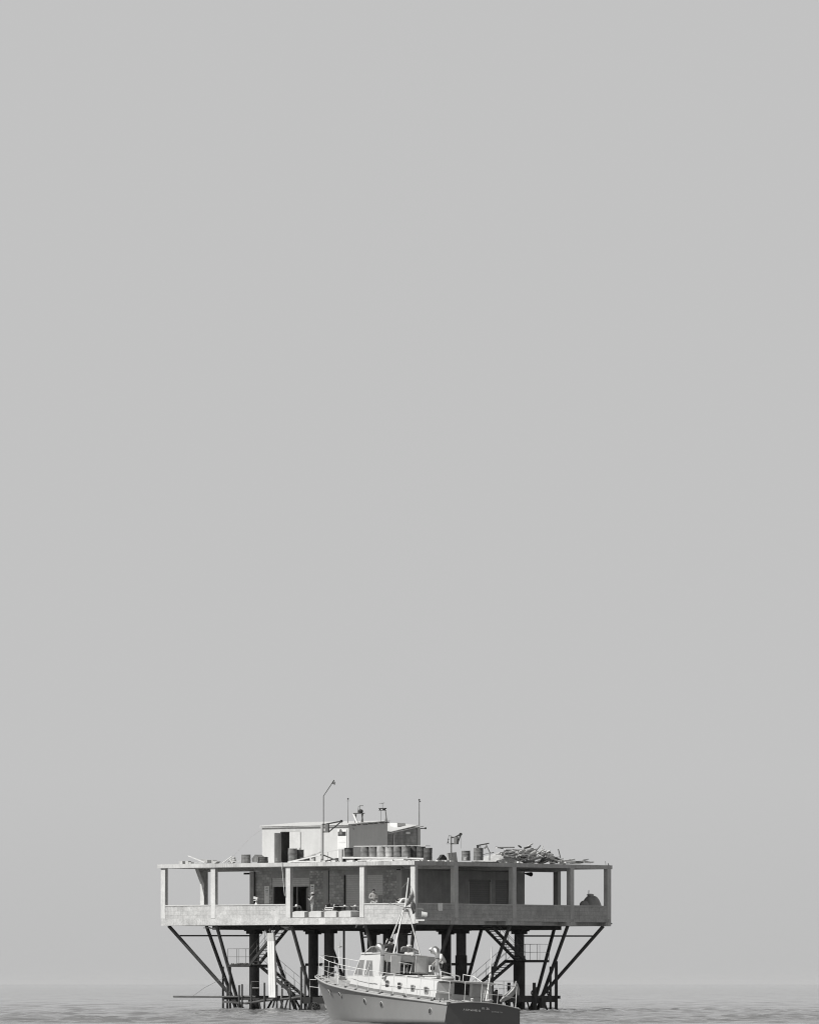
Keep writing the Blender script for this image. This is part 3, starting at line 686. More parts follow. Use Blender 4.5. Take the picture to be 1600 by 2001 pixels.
# small lectern-like white device standing on the parapet
o = thing('coin_telescope', 'small white telescope on a stem on the lit parapet', 'telescope', TP((Lu(500.5, .1), .1, PT)))
u = Lu(500.5, .1); P().lathe([(.10, 0), (.035, .12), (.03, .28)], (u, .1, PT), 10).obj('stem', 'white', o)
P().beam((u + .17, .07, PT + .44), (u - .12, .11, PT + .36), .10, .15).obj('barrel', 'white2', o); P().box(u - .12, u + .14, 0, .16, PT + .24, PT + .28).obj('bracket', 'white', o)
# towel on the shaded parapet
va, vb = Rv(854.3, 0), Rv(864, 0); g = []
for i in range(9):
    row = []
    for j in range(7):
        v = va + (vb - va) * j / 6; s = i / 8
        row.append((-.05 - .012 * sin(j * 1.6), v + (.02 * s if j in (0,) else -.02 * s if j == 6 else 0), PT + .01 - s * (.5 if 0 < j < 6 else .45)))
    g.append(row)
g = [[(.1, p[1], PT + .012) for p in g[0]]] + g
o = P().grid(g).obj('towel', 'towel'); sm = o.modifiers.new('thickness', 'SOLIDIFY'); sm.thickness = .012
tag(o, 'pale towel hung over the shaded parapet right of the corner', 'towel')
# covered heap at the right corner
o = thing('covered_boat', 'rounded heap under a grey cover behind the parapet at the right end', 'covered boat', TP((2.2, 18.2, FL)))
va, vb = Rv(1138, 2.2), Rv(1174, 2.2); vc = (va + vb) / 2; g = []
for i in range(13):
    a = i * pi / 24; g.append([(2.2 + 1.1 * cos(b) * cos(a) ** .8 * .6, vc + (vb - va) / 2 * .88 * sin(b) * cos(a) ** .62 * (1 + .03 * sin(5 * b)), FL + (zp(1750.5, 2.2, vc) - FL) * (sin(a)) ** .95) for b in [2 * pi * j / 28 for j in range(29)]])
q = P().grid(g).obj('cover', 'tarp', o); dm = q.modifiers.new('sub', 'SUBSURF'); dm.render_levels = 2; tx0 = bpy.data.textures.new('folds', 'CLOUDS'); tx0.noise_scale = .5; dm = q.modifiers.new('folds', 'DISPLACE'); dm.texture = tx0; dm.strength = .06
vl = Rv(1141, 1.5); P().ball((1.5, vl, FL + .93), .34, sx=.8, sy=1.1, sz=.9).box(1.2, 1.8, vl - .3, vl + .3, FL, FL + .9).obj('bundle', 'tarp', o)
P().ball((2.2, vc - .15, zp(1749.5, 2.2, vc)), .17, sx=1.4, sy=1.6, sz=.5).obj('white_cap', 'white', o)
P().tube((2.2, vc - .35, zp(1749.5, 2.2, vc)), (2.2, vc - .33, zp(1740.5, 2.2, vc)), .025, n=6).obj('spike', 'rust', o)
# pennant on the ledge at the near corner
o = thing('signal_flag', 'small white pennant on a thin staff at the near platform corner', 'flag', TP((-.55, .05, 5.83)))
uF = Lu(822.5, .05); P().tube((uF, .05, 5.8), (uF - .04, .05, zp(1779, 0, 0)), .016, n=6).obj('staff', 'steel', o)
g = [[(uF - .04 - .48 * i / 6 , .05 + .012 * sin(i * 1.1), zp(1781.5, 0, 0) - .10 * i / 6 - (.36 - .04 * i / 6) * j - .01 * sin(i)) for i in range(7)] for j in range(2)]
q = P().grid(g).obj('pennant', 'clothl', o); q.modifiers.new('thickness', 'SOLIDIFY').thickness = .01

# ------------------------------------------------------------------ on the roof
def roofz(): return RT
# white hut
v0 = 4.5; uh = Lu(681.5, v0); ul = Lu(512, v0); vr = Rv(757, uh)
hut = thing('roof_hut', 'long whitewashed hut with a sloping roof standing on the platform roof', 'hut', TP(((uh + ul) / 2, v0 + 2, RT)))
zf = zp(1612.5, uh, v0); zb = zp(1606.5, uh, vr)
def hwall(ua, ub, va, vb, mt, za=RT, zc=None, name='wall'):
    zc = zc or zf; return P().box(ua, ub, va, vb, za, zc).obj(name, mt, hut)
dL, dR = Lu(565.5, v0), Lu(547.5, v0); dt = zp(1624, uh, v0)
hwall(uh, dL, v0, v0 + .12, 'shed'); hwall(dR, ul, v0, v0 + .12, 'shed'); hwall(dL, dR, v0, v0 + .12, 'shed', dt)
P().prism([(uh, v0 + .12, RT), (uh, vr, RT), (uh, vr, zb), (uh, v0 + .12, zf)], (.12, 0, 0)).obj('wall', 'shed', hut)
P().prism([(ul - .12, v0 + .12, RT), (ul - .12, vr, RT), (ul - .12, vr, zb), (ul - .12, v0 + .12, zf)], (.12, 0, 0)).obj('wall', 'shed', hut)
P().box(uh + .12, ul - .12, vr - .12, vr, RT, zb).obj('wall', 'shed', hut)
m = P(); e = .14
m.prism([(uh - .08, v0 - .14, zf - .01), (uh - .08, vr + .15, zb + .03), (uh - .08, vr + .15, zb + .09), (uh - .08, v0 - .14, zf + .05)], (ul - uh + e, 0, 0))
m.obj('roof', 'white2', hut)
P().box(uh - .02, ul + .1, v0 - .1, v0 - .02, zf - .09, zf - .012).obj('gutter', 'plaster', hut)
m = P()
for k in range(7): a = v0 + .3 + k * .58; m.box(uh - .075, uh - .003, a, a + R.uniform(.25, .45), zf + (zb - zf) * (a - v0) / (vr - v0) - .05, zf + (zb - zf) * (a - v0) / (vr - v0) + .0)
m.obj('eaves_lath', 'woodd', hut)
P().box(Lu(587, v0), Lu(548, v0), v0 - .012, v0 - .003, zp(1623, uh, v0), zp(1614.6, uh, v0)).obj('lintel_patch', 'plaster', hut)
d = P().box(Lu(587.5, v0), Lu(567.5, v0), v0 - .06, v0 - .02, RT + .05, dt).obj('door', 'white2', hut, 'white door leaf folded back flat against the wall')
P().box(Lu(586.8, v0), Lu(586.2, v0), v0 - .075, v0 - .062, RT + .9, RT + 1.05).obj('handle', 'dark', d)
dp = P().box(dR + .0, dR + .06, v0 - .58, v0 - .01, RT + .05, dt - .07).obj('door', 'plaster', hut, 'grey door leaf swung open at right angles')
P().box(dR - .004, dR - .0, v0 - .5, v0 - .3, RT + .2, RT + .42).obj('door_plate', 'white', dp)
d2 = P().box(Lu(677.5, v0), Lu(660, v0), v0 - .04, v0 - .01, RT + .05, zp(1621, uh, v0)).obj('door', 'white', hut, 'closed white door with a dark pane at the right end')
P().box(Lu(676.6, v0), Lu(661.2, v0), v0 - .055, v0 - .042, zp(1633.6, uh, v0), zp(1625.6, uh, v0)).obj('window', 'glassd', d2)
a0 = Lu(666.5, v0); P().prism([(a0 + .14 * cos(a), v0 - .07, zp(1631, uh, v0) + .36 * sin(a)) for a in [i * pi / 8 for i in range(9)]], (0, .012, 0)).obj('emblem', 'steel', d2)
m = P()
for z in (1.0, 1.35): m.box(Lu(676, v0), Lu(661.5, v0), v0 - .05, v0 - .043, RT + z, RT + z + .02)
m.obj('door_rail', 'bgrey', d2)
P().ball((uh - .01, v0 + .5, zf - .25), .06).obj('outside_lamp', 'lsteel', hut)
# second hut
va2, vb2 = Rv(757, uh - .2), None; uq = uh + .35
va2 = Rv(757.5, uq); vb2 = Rv(820, uq)
h2 = thing('roof_hut', 'small dark blockwork hut with a steep lean-to roof beside the white hut', 'hut', TP((uq + 1, (va2 + vb2) / 2, RT)))
zs = zp(1631, uq, va2); ze = zp(1618, uq, vb2)
P().prism([(uq, va2, RT), (uq, vb2, RT), (uq, vb2, ze), (uq, va2, zs)], (2.2, 0, 0)).obj('wall', 'brickd', h2)
P().prism([(uq - .1, va2 - .1, zs + .0), (uq - .1, vb2 + .3, ze + .08), (uq - .1, vb2 + .3, ze + .13), (uq - .1, va2 - .1, zs + .06)], (2.5, 0, 0)).obj('roof', 'lsteel', h2)
P().prism([(uq - .02, va2 + .0, zs + .08), (uq + 2.3, va2, zs + .5), (uq + 2.3, vb2 - .0, ze + .3), (uq - .02, vb2 - .2, ze + .12)], (0, 0, .05)).obj('roof_sheet', 'white2', h2)
P().box(uq - .012, uq - .003, Rv(793, uq), Rv(801, uq), zp(1629, uq, 9), zp(1625, uq, 9)).obj('window', 'white', h2)
P().box(uq - .06, uq - .003, vb2 - .28, vb2, RT, ze - .02).obj('pilaster', 'dplaster', h2)
P().tube((uq - .05, Rv(768, uq), RT + .9), (uq - .05, Rv(768, uq), zs - .02), .04).obj('drain_pipe', 'white2', h2)
P().tube((uq + .1, vb2 + .1, ze - .05), (uq + .1, vb2 + .75, ze - .02), .03).ball((uq + .1, vb2 + .75, ze - .02), .07).obj('wall_lamp', 'rust', h2)
u_ = uq + .5; va_, vb_ = Rv(776, u_), Rv(792, u_)
tk = thing('water_tank', 'boxy white tank standing on the lean-to roof of the small hut', 'tank', TP((u_, va_, zs)))
P().box(u_, u_ + .6, va_, vb_, zs + .3, zp(1608.5, u_, va_)).obj('tank_body', 'white', tk); P().box(u_ + .1, u_ + .8, va_ + .1, vb_ - .1, zs + .0, zs + .3).obj('tank_base', 'lsteel', tk)
# antenna pole
u_ = uq + .3; v_ = Rv(819, u_)
o = thing('aerial_pole', 'tall thin pole with a small dark head on the right end of the huts', 'pole', TP((u_, v_, ze)))
P().tube((u_, v_, ze + .0), (u_, v_, zp(1566, u_, v_)), .035, .03).obj('pole', 'steel', o); P().ball((u_ , v_ , zp(1563.5, u_, v_)), .06).ball((u_ - .05, v_, zp(1566.5, u_, v_)), .07, sz=.5).obj('head', 'rust', o)
# things on top of the white hut
vm = v0 + 1.6; zr = lambda v: zf + .05 + (zb - zf + .03) * (v - v0) / (vr - v0)
u_ = Lu(680, vm); o = thing('aerial_pole', 'thin whip aerial with a ball tip on the white hut roof', 'aerial', TP((u_, vm, zr(vm))))
P().tube((u_, vm, zr(vm) - .02), (u_, vm, zp(1562, u_, vm)), .026, .012, n=6).obj('pole', 'steel', o); P().ball((u_, vm, zp(1561.5, u_, vm)), .055).obj('tip', 'rust', o); P().box(u_ - .14, u_ + .14, vm - .02, vm + .02, zp(1566, u_, vm), zp(1565.4, u_, vm)).obj('cross_arm', 'steel', o)
def zc(y, v=vm): return zp(y, u_, v)
u_ = Lu(703, vm); o = thing('signal_lamp', 'dark lamp on a white tripod on the white hut roof', 'lamp', TP((u_, vm, zr(vm))))
X = lambda x: Lu(x, vm)
P().beam((X(691), vm, zc(1591)), (X(698), vm, zr(vm)), .08, .1).obj('leg', 'white', o)
for a, b in ((707, 702), (705, 705.5), (694, 690)): P().beam((X(a), vm + .1, zc(1591)), (X(b), vm + .2, zr(vm)), .05, .07).obj('leg', 'steel', o)
P().box(X(709), X(692), vm - .1, vm + .2, zc(1590.5), zc(1589)).obj('platform_plate', 'rust', o)
P().lathe([(.12, 0), (.17, .08), (.15, .2), (.04, .24)], (X(704.5), vm, zc(1589.2)), 14).obj('lamp_body', 'rust', o)
P().path([(X(699), vm, zc(1589)), (X(700.5), vm, zc(1576)), (X(708), vm, zc(1575))], .02, 6).beam((X(703), vm, zc(1574.7)), (X(709), vm, zc(1575.2)), .05, .05).tube((X(703), vm, zc(1585)), (X(703.5), vm, zc(1575)), .015).obj('guard_frame', 'steel', o)
vm = v0 + 3.0; u_ = Lu(747, vm); X = lambda x: Lu(x, vm)
o = thing('radio_mast', 'short mast with two dark cross boxes on the white hut roof gable', 'mast', TP((u_, vm, zr(vm))))
P().path([(X(754), vm, zr(vm) - .02), (X(754.5), vm, zc(1597, vm)), (X(753), vm, zc(1584, vm))], [.09, .04, .03], 8).tube((X(744), vm, zr(vm)), (X(744), vm, zc(1584, vm)), .012, n=6).obj('post', 'steel', o)
P().box(X(753.5), X(746), vm - .1, vm + .1, zc(1581.5, vm), zc(1579.5, vm)).box(X(743.5), X(741), vm - .06, vm + .06, zc(1581.7, vm), zc(1579.7, vm)).box(X(753.6), X(741), vm - .05, vm + .05, zc(1584.5, vm), zc(1583.4, vm)).beam((X(750), vm, zc(1584, vm)), (X(750), vm, zc(1581, vm)), .2, .1).beam((X(742.5), vm, zc(1584, vm)), (X(742.5), vm, zc(1581, vm)), .08, .06).obj('cross_box', 'rust', o)
P().tube((X(747.5), vm, zc(1581, vm)), (X(747.5), vm, zc(1570, vm)), .014, n=6).tube((X(741), vm, zc(1570.6, vm)), (X(751), vm, zc(1569.4, vm)), .014, n=6).beam((X(746), vm, zc(1571, vm)), (X(750), vm, zc(1569.6, vm)), .04, .04).obj('aerial', 'steel', o)

# drums
DR = {}
def drum(px, v, mt, label, z=RT, h=.88, r=.29, tilt=0., grp='oil drums on the platform roof'):
    u = Lu(px, v); key = (mt, h, r); w = TP((u, v, z))
    if key in DR and tilt == 0:
        c = dup(DR[key], w, label, R.uniform(0, 6), grp); k = R.uniform(.96, 1.04); c.scale = (k, k, R.uniform(.965, 1.0)); c.rotation_euler = (R.uniform(-.02, .02), R.uniform(-.02, .02), c.rotation_euler[2]); return c
    o = thing('oil_drum', label, 'drum', w, grp)
    mtx = Matrix.Rotation(tilt, 3, 'Y')
    pr = [(r * .98, 0), (r, .02)]
    for k in (1, 2): pr += [(r, h * k / 3 - .03), (r * 1.035, h * k / 3), (r, h * k / 3 + .03)]
    pr += [(r, h - .03), (r * 1.03, h), (r * .96, h), (r * .95, h - .04), (.01, h - .045)]
    q_ = MB().lathe(pr, w, 28, mtx).obj('barrel', mt, o); tx_ = bpy.data.textures.new('dents', 'CLOUDS'); tx_.noise_scale = .28; d_ = q_.modifiers.new('dents', 'DISPLACE'); d_.texture = tx_; d_.strength = .05; d_.mid_level = .5
    MB().lathe([(.035, h - .046), (.035, h - .02), (.005, h - .018)], w + mtx @ Vector((r * .6, 0, 0)), 8).obj('bung', 'rust', o)
    if tilt == 0: DR[key] = o
    return o
zb2 = 9.62; PLV = 1.6
row = [(713.5, 'drum', 'dented rusty drum at the left end of the long board'), (730, 'drum', 'rusty drum second from the left under the long board'), (745, 'druml', 'palest drum in the row under the long board'), (761.5, 'druml', 'pale drum right of the palest one under the long board'), (777.5, 'drum', 'mid grey drum in the middle of the board row'), (794, 'drum', 'rusty drum right of the middle of the board row')]
for x, mt, lb in row: drum(x, 1.7, mt, lb, zb2)
for x, lb in ((808, 'dark drum third from the right end of the board row'), (822, 'dark drum second from the right end of the board row')): drum(x, 2.3, 'drumd', lb, zb2)
drum(835.5, 2.3, 'drumd', 'dark drum standing lower at the right end of the board row', RT)
# staging under the drums, and the board on them
st = thing('drum_staging', 'low timber staging carrying the row of oil drums', 'staging', TP((3, 1.9, RT)))
P().box(Lu(829, 1.9), Lu(700, 1.9), 1.3, 2.75, RT + .04, zb2).obj('boards', 'woodl', st); m = P()
for x in (705, 735, 765, 795, 822): m.box(Lu(x, 1.9) - .1, Lu(x, 1.9) + .1, 1.35, 2.7, RT, RT + .04)
m.obj('bearer', 'wood', st)
tag(P().beam((Lu(700, 1.9), 1.9, zb2 + .93), (Lu(800, 1.9), 1.9, zb2 + .905), .9, .05).obj('long_board', 'woodl'), 'long pale board lying across the tops of the oil drums', 'board')
tag(P().beam((Lu(798, 2.3), 2.3, zb2 + .945), (Lu(836, 2.3), 2.3, zb2 + .90), .5, .04).obj('board', 'wood'), 'darker board continuing the long one at its right end', 'board')
drum(571.5, 1.8, 'drum', 'tall rusty drum in front of the white hut doorway', RT, .95, .285); DR.clear()
drum(584.5, 2.4, 'drumd', 'darker drum right behind the tall one near the hut doorway', RT, .88, .3)
drum(681.5, 2.2, 'drumd', 'dark drum left of the board row in front of the hut corner', RT + .08, .86, .28)
tag(P().box(Lu(690, 2.2), Lu(672, 2.2), 1.8, 2.6, RT, RT + .08).obj('crate', 'woodd'), 'dark crate holding up the drum by the hut corner', 'crate')
drum(480.5, 1.0, 'drum', 'half height torn drum on the left part of the roof', RT, .58, .30)
drum(513.5, 1.6, 'drumd', 'squat dark drum just left of the white hut', RT, .42, .33)
drum(596, 1.0, 'drumd', 'low dark drum stub behind the sloping planks', RT, .34, .3)
drum(910, 1.2, 'drum', 'tapered rusty drum between the jib crane and the tall drum', RT, .62, .27); drum(934.5, 1.2, 'drum', 'tall rusty drum under the metal trestle', RT, .78, .30)
drum(909.5, .9, 'druml', 'small pale tin in front of the tapered drum', RT, .22, .12)
# jib cranes
def crane(label, px, v, zpost0, ypost, ybox0, ybox1, xt, yt, rp):
    u = Lu(px, v); o = thing('jib_crane', label, 'crane', TP((u, v, zpost0)), 'jib cranes on the platform roof')
    q = lambda y: zp(y, u, v); X = lambda x: Lu(x, v)
    P().tube((u, v, zpost0), (u, v, q(ypost)), rp, n=14).obj('post', 'lsteel' if rp > .07 else 'steel', o)
    P().box(X(px + 12.5), X(px + 6.5) , v - .07, v + .07, q(ybox1), q(ybox0)).obj('winch_box', 'steel', o)
    P().beam((u - .02, v, q(ybox0 + .5)), (X(px + 8), v, q(ybox0 + .5)), .12, .08).beam((u, v, q(ybox1 - .6)), (X(px + 13), v, q(ybox1 - .6)), .12, .07).obj('bracket', 'rust', o)
    P().beam((X(px + 8), v, q(ybox0)), (X(xt), v, q(yt)), .07, .08).obj('jib_arm', 'rust', o)
    P().beam((X(px + 12), v, q(ybox1)), (X(xt), v, q(yt + .5)), .06, .06).obj('jib_stay', 'rust', o)
    P().tube((X(xt), v - .05, q(yt)), (X(xt), v + .05, q(yt)), .085, n=14).obj('sheave', 'black', o)
    P().tube((X(xt) - .02, v, q(yt)), (X(xt) - .02, v, q(yt) - (.9 if rp < .07 else .2)), .008, n=5).obj('hoist_wire', 'steel', o)
    return o
c1 = crane('jib crane on a thick post in front of the white hut', 629.7, .9, RT, 1611, 1611, 1627, 667, 1606, .095)
u = Lu(632, .9); P().path([(u, .9, zp(1627, u, .9)), (u, .9, zp(1556, u, .9)), (Lu(649, .9), .9, zp(1531, u, .9))], .03, 8).obj('lamp_pole', 'steel', c1)
P().beam((u + .05, .9, zp(1612, u, .9)), (u - .3, .9, zp(1612, u, .9)), .05, .05).obj('clamp', 'rust', c1)
lp = P().tube((Lu(649, .9), .9, zp(1532, u, .9)), (Lu(652.6, .9), .9, zp(1525.5, u, .9)), .045, .03).obj('lamp_head', 'rust', c1)
P().path([(Lu(653, .9) + .08 * cos(a), .9, zp(1531.5, u, .9) + .11 * sin(a)) for a in [i * pi / 5 for i in range(11)]], .018, 5).ball((Lu(652.7, .9), .9, zp(1531, u, .9)), .06).obj('wire_guard', 'steel', lp)
blk = [(875, 1667), (891.5, 1665), (894, 1684.5), (877.5, 1684.5)]
tag(P().prism([(.5, Rv(x, .5), max(RT, zp(y, .5, 3))) for x, y in blk], (.14, 0, 0)).obj('concrete_block', 'plaster'), 'rough tilted block at the foot of the right jib crane', 'block')
c2 = crane('smaller jib crane on a thin post near the shaded roof edge', 881.5, 1.0, RT + .25, 1635, 1636.5, 1650, 900, 1631, .045)
P().path([(Lu(882, 1), 1, zp(1635, 0, 1)), (Lu(877, 1), 1, zp(1634, 0, 1)), (Lu(875.5, 1), 1, zp(1642, 0, 1)), (Lu(874.5, 1), 1, zp(1648, 0, 1))], .015, 5).ball((Lu(876, 1), 1, zp(1641.5, 0, 1)), .04).ball((Lu(875, 1), 1, zp(1647, 0, 1)), .05).tube((Lu(872, 1), 1, zp(1650.3, 0, 1)), (Lu(882, 1), 1, zp(1650.3, 0, 1)), .012).obj('chain', 'rust', c2)
# metal trestle leaning on the drum
o = thing('metal_trestle', 'rusty metal trestle lying tilted against the tall drum', 'trestle', TP((Lu(945, 1.8), 1.8, RT)))
X = lambda x: Lu(x, 1.8); q = lambda y: zp(y, 0, 1.8)
P().beam((X(931), 1.8, q(1654.5)), (X(955), 1.8, q(1650.3)), .05, .07).beam((X(932), 1.85, q(1660)), (X(933), 1.85, q(1655)), .12, .1).obj('top_rail', 'rust', o)
P().beam((X(949), 1.8, q(1651.5)), (X(957.5), 1.8, q(1669.5)), .05, .05).beam((X(958), 1.8, q(1669.3)), (X(964), 1.8, q(1668.3)), .1, .05).beam((X(938), 1.8, q(1653)), (X(942), 1.8, RT), .04, .04).obj('leg', 'steel', o)
P().beam((X(946), 1.8, q(1660)), (X(951), 1.8, q(1656)), .03, .1).beam((X(944), 1.8, q(1672)), (X(957), 1.8, q(1669)), .02, .03).beam((X(956.5), 1.8, q(1669)), (X(956.5), 1.8, RT), .04, .04).obj('brace', 'steel', o)
# dark tarp heap
pts = [(857, 1680.5), (862, 1675), (864.5, 1670.5), (867, 1670), (871, 1674), (875.5, 1680.5)]
tag(P().prism([(.9, Rv(x, .9), max(RT, zp(y, .9, 3))) for x, y in pts], (.2, 0, 0)).obj('tarpaulin_heap', 'clothd'), 'black peaked tarpaulin heap left of the tilted block', 'tarpaulin')
pts = [(492, 1677), (498, 1669.5), (504, 1674.5), (504, 1684), (493, 1684)]
tag(P().prism([(Lu(x, 1.2), 1.2, max(RT, zp(y, 11, 1.2))) for x, y in pts], (0, .7, 0)).obj('canvas_heap', 'drum'), 'grey peaked canvas box between the torn drum and the squat drum', 'canvas')
# planks and oddments, each its own thing
def plank(a, b, w, h, mt, label, name='plank', group='loose planks on the platform roof'):
    return tag(P().beam(a, b, w, h).obj(name, mt), label, 'plank' if 'plank' in name else name.split('_')[-1], group)
def q3(x, y, v, u=8): return (Lu(x, v), v, max(RT + .03, zp(y, u, v)))
plank(q3(368, 1663 + 9.5, 1.2, 18), q3(400, 1686, 1.2, 18), .12, .05, 'woodl', 'white plank sticking up to the left near the far left roof corner')
plank(q3(376, 1687, .9, 18), q3(404, 1687, .9, 18), .2, .05, 'wood', 'flat grey plank at the foot of the white upturned one')
m = P(); m.prism([q3(391, 1679, 1.4, 18), q3(396, 1680.5, 1.4, 18), q3(405, 1681, 1.4, 18), q3(405, 1687, 1.4, 18), q3(398, 1687, 1.4, 18)], (0, .5, 0))
tag(m.obj('timber_offcut', 'wood'), 'dark wedge of timber beside the white upturned plank', 'timber')
for x0, x1, y, lb, mt in ((349.5, 356.5, 1681.5, 'small grey block nearest the left roof corner', 'plaster'), (361.5, 367.5, 1681.5, 'small brown-grey block second from the left roof corner', 'plaster'), (368, 373, 1683.5, 'tiny dark lump beside the second roof block', 'wood')):
    tag(P().box(Lu(x1, .8), Lu(x0, .8), .8, 1.1, RT, max(RT + .1, zp(y, 19, .8) - .05)).obj('masonry_block', mt), lb, 'block')
tag(P().prism([q3(413, 1688, 1.0, 16), q3(413, 1681.5, 1.0, 16), q3(415.5, 1680.5, 1.0, 16), q3(417, 1683, 1.0, 16), q3(424, 1683.5, 1.0, 16), q3(419, 1688, 1.0, 16)], (0, .4, 0)).obj('timber_offcut', 'wood'), 'dark wedge of timber left of the white trestle sticks', 'timber')
plank(q3(436, 1685.5, 1.1, 14), q3(454, 1672.5, 1.1, 14), .08, .05, 'woodl', 'longer white stick leaning up to the right on the left roof')
plank(q3(449, 1679, 1.0, 14), q3(454.5, 1686.5, 1.0, 14), .08, .05, 'woodl', 'short white stick propping the longer leaning one')
plank(q3(455, 1683.5, 1.3, 14), q3(474, 1682.6, 1.3, 14), .12, .05, 'wood', 'thin grey plank pointing at the torn drum')
tag(P().ball(q3(450, 1685, 1.3, 14), .14, sx=1.2, sz=.8).ball(q3(452, 1679.5, 1.5, 14), .13, sz=.8).ball(q3(457, 1677, 1.5, 14), .12).ball(q3(457, 1682, 1.5, 14), .15).ball(q3(453, 1685.5, 1.5, 14), .15).obj('scrap_heap', 'wood'), 'little heap of scrap behind the white sticks', 'scrap')
plank(q3(563, 1687, .4, 9.5), q3(627, 1671, .55, 8), .10, .09, 'woodl', 'long pale sloping pole leaning towards the thick crane post')
plank(q3(577, 1684, .9, 9.5), q3(626, 1665.5, .9, 8), .07, .06, 'wood', 'thinner sloping pole just behind the long pale one')
plank(q3(574, 1684, .3, 9.5), q3(628, 1684, .3, 8), .14, .06, 'woodl', 'flat pale plank at the feet of the sloping poles')
plank(q3(632, 1671.5, 1.0, 8), q3(660, 1683.5, 1.0, 8), .08, .07, 'woodd', 'dark sloping pole on the right of the thick crane post')
plank(q3(634, 1664.5, 3.2, 8), q3(676, 1659, 3.2, 8), .06, .07, 'clothg', 'pale handrail bar in front of the hut wall')
for x, lb in ((640, 'thin upright under the pale handrail bar, left one'), (672, 'thin upright under the pale handrail bar, right one')): plank((Lu(x, 3.2), 3.2, RT), (Lu(x, 3.2), 3.2, zp(1664.5 - (x - 634) * .13, 8, 3.2)), .04, .04, 'clothg', lb, 'upright_post')
tag(P().box(Lu(668, 1.2), Lu(661.5, 1.2), 1.2, 1.35, RT, zp(1660.5, 7, 1.2)).obj('standing_slab', 'plaster'), 'grey slab standing upright in front of the hut door', 'slab')
tag(P().box(Lu(613, 1.0), Lu(608, 1.0), 1.0, 1.2, RT, zp(1670, 8, 1)).obj('standing_slab', 'plaster'), 'small grey upright block behind the sloping poles', 'slab')
g = []
for i in range(9):
    x = 622 + i * 9; g.append([(Lu(x, 1.6), 1.4, RT + .02), (Lu(x, 1.6), 1.6, RT + .02 + .38 * (i / 8) ** .6 * (1 + .1 * sin(i * 2.1)) * (1 if i < 8 else .8)), (Lu(x, 1.6), 2.3, RT + .02 + .36 * (i / 8) ** .6), (Lu(x, 1.6), 2.5, RT + .02)])
tag(P().grid(g).obj('dark_sheet', 'clothd'), 'crumpled black sheet lying between the crane post and the crate', 'sheet')
plank(q3(671, 1676.5, 1.1, 6), q3(760, 1677, 1.1, 4), .2, .11, 'woodl', 'thick white beam lying in front of the drums, left one')
plank(q3(760, 1677.5, 1.0, 4), q3(829, 1679, 1.0, 1), .2, .10, 'woodl', 'thick white beam lying in front of the drums, right one')
plank(q3(700, 1682.5, .6, 5), q3(798, 1676.5, .6, 2), .14, .10, 'wood', 'grey pole crossing the two thick white beams')
plank(q3(719, 1684, .3, 5), q3(790, 1680.5, .3, 2), .16, .08, 'woodl', 'pale plank lying nearest the lit roof edge')
# rubble rows along the roof edge
for k in range(26):
    x = R.uniform(600, 806); v = R.uniform(.15, .6); u = Lu(x, v); s = R.uniform(.04, .11)
    tag(P().box(u - s * 1.4, u + s * 1.4, v - s, v + s, RT, RT + s * 1.1, None).obj('rubble_chunk', R.choice(['woodl', 'wood', 'plaster', 'white2'])), 'small chunk of rubble lying along the lit roof edge', 'rubble', 'rubble chunks along the lit roof edge')
for k in range(16):
    v = R.uniform(.6, 5.0); u = R.uniform(.15, .6); s = R.uniform(.04, .10)
    tag(P().box(u - s, u + s, v - s * 2, v + s * 2, RT, RT + s).obj('timber_scrap', R.choice(['woodl', 'woodl', 'wood', 'white2'])), 'small pale scrap lying along the shaded roof edge', 'scrap', 'scraps along the shaded roof edge')
# wood pile
def pz(x, y, u): v = Rv(x, u); return (u, v, max(RT + .04, zp(y, u, v)))
fix = [(970, 1657, 1004, 1656.5, .12, 'l'), (969, 1656, 982, 1658.5, .10, 'd'), (1012, 1668, 1040, 1649, .10, 'm'), (1013, 1653, 1018, 1656.5, .1, 'd'), (1046, 1665, 1056, 1652.5, .05, 'd'), (1056, 1665, 1060.5, 1653, .06, 'm'), (1044, 1673, 1062, 1660.5, .09, 'm'), (1090.5, 1659, 1095, 1677, .06, 'm'),
       (986, 1663.5, 1000, 1662, .12, 'd'), (1000, 1661, 1034, 1665, .12, 'l'), (986, 1669, 1024, 1667.5, .12, 'l'), (1000, 1668, 1036, 1668.5, .1, 'm'), (1060, 1671, 1075, 1666, .1, 'd'), (1064, 1669, 1080, 1671, .11, 'm'), (1030, 1684, 1064, 1668, .12, 'd'), (1035, 1680, 1060, 1672, .12, 'l'), (1056, 1684, 1070, 1671, .14, 'd'),
       (1078, 1679, 1098, 1682, .22, 'd'), (1080, 1684, 1098, 1687, .2, 'd'), (1000, 1676, 1030, 1678, .12, 'l'), (1008, 1687, 1040, 1673, .1, 'l'), (1025, 1658, 1036, 1655, .14, 'd'), (1028, 1668, 1040, 1660, .2, 'd'), (1082, 1676, 1094, 1675, .06, 'm'), (1100, 1683, 1122, 1680, .12, 'l'), (1104, 1686, 1140, 1683.5, .14, 'l'), (1137, 1682, 1152, 1686, .14, 'm'), (1140, 1681, 1150, 1679.5, .05, 'd'), (1113, 1680, 1114, 1688, .05, 'd')]
mk = {'l': 'woodl', 'm': 'wood', 'd': 'woodd'}; tone = {'l': 'bleached', 'm': 'grey', 'd': 'dark'}
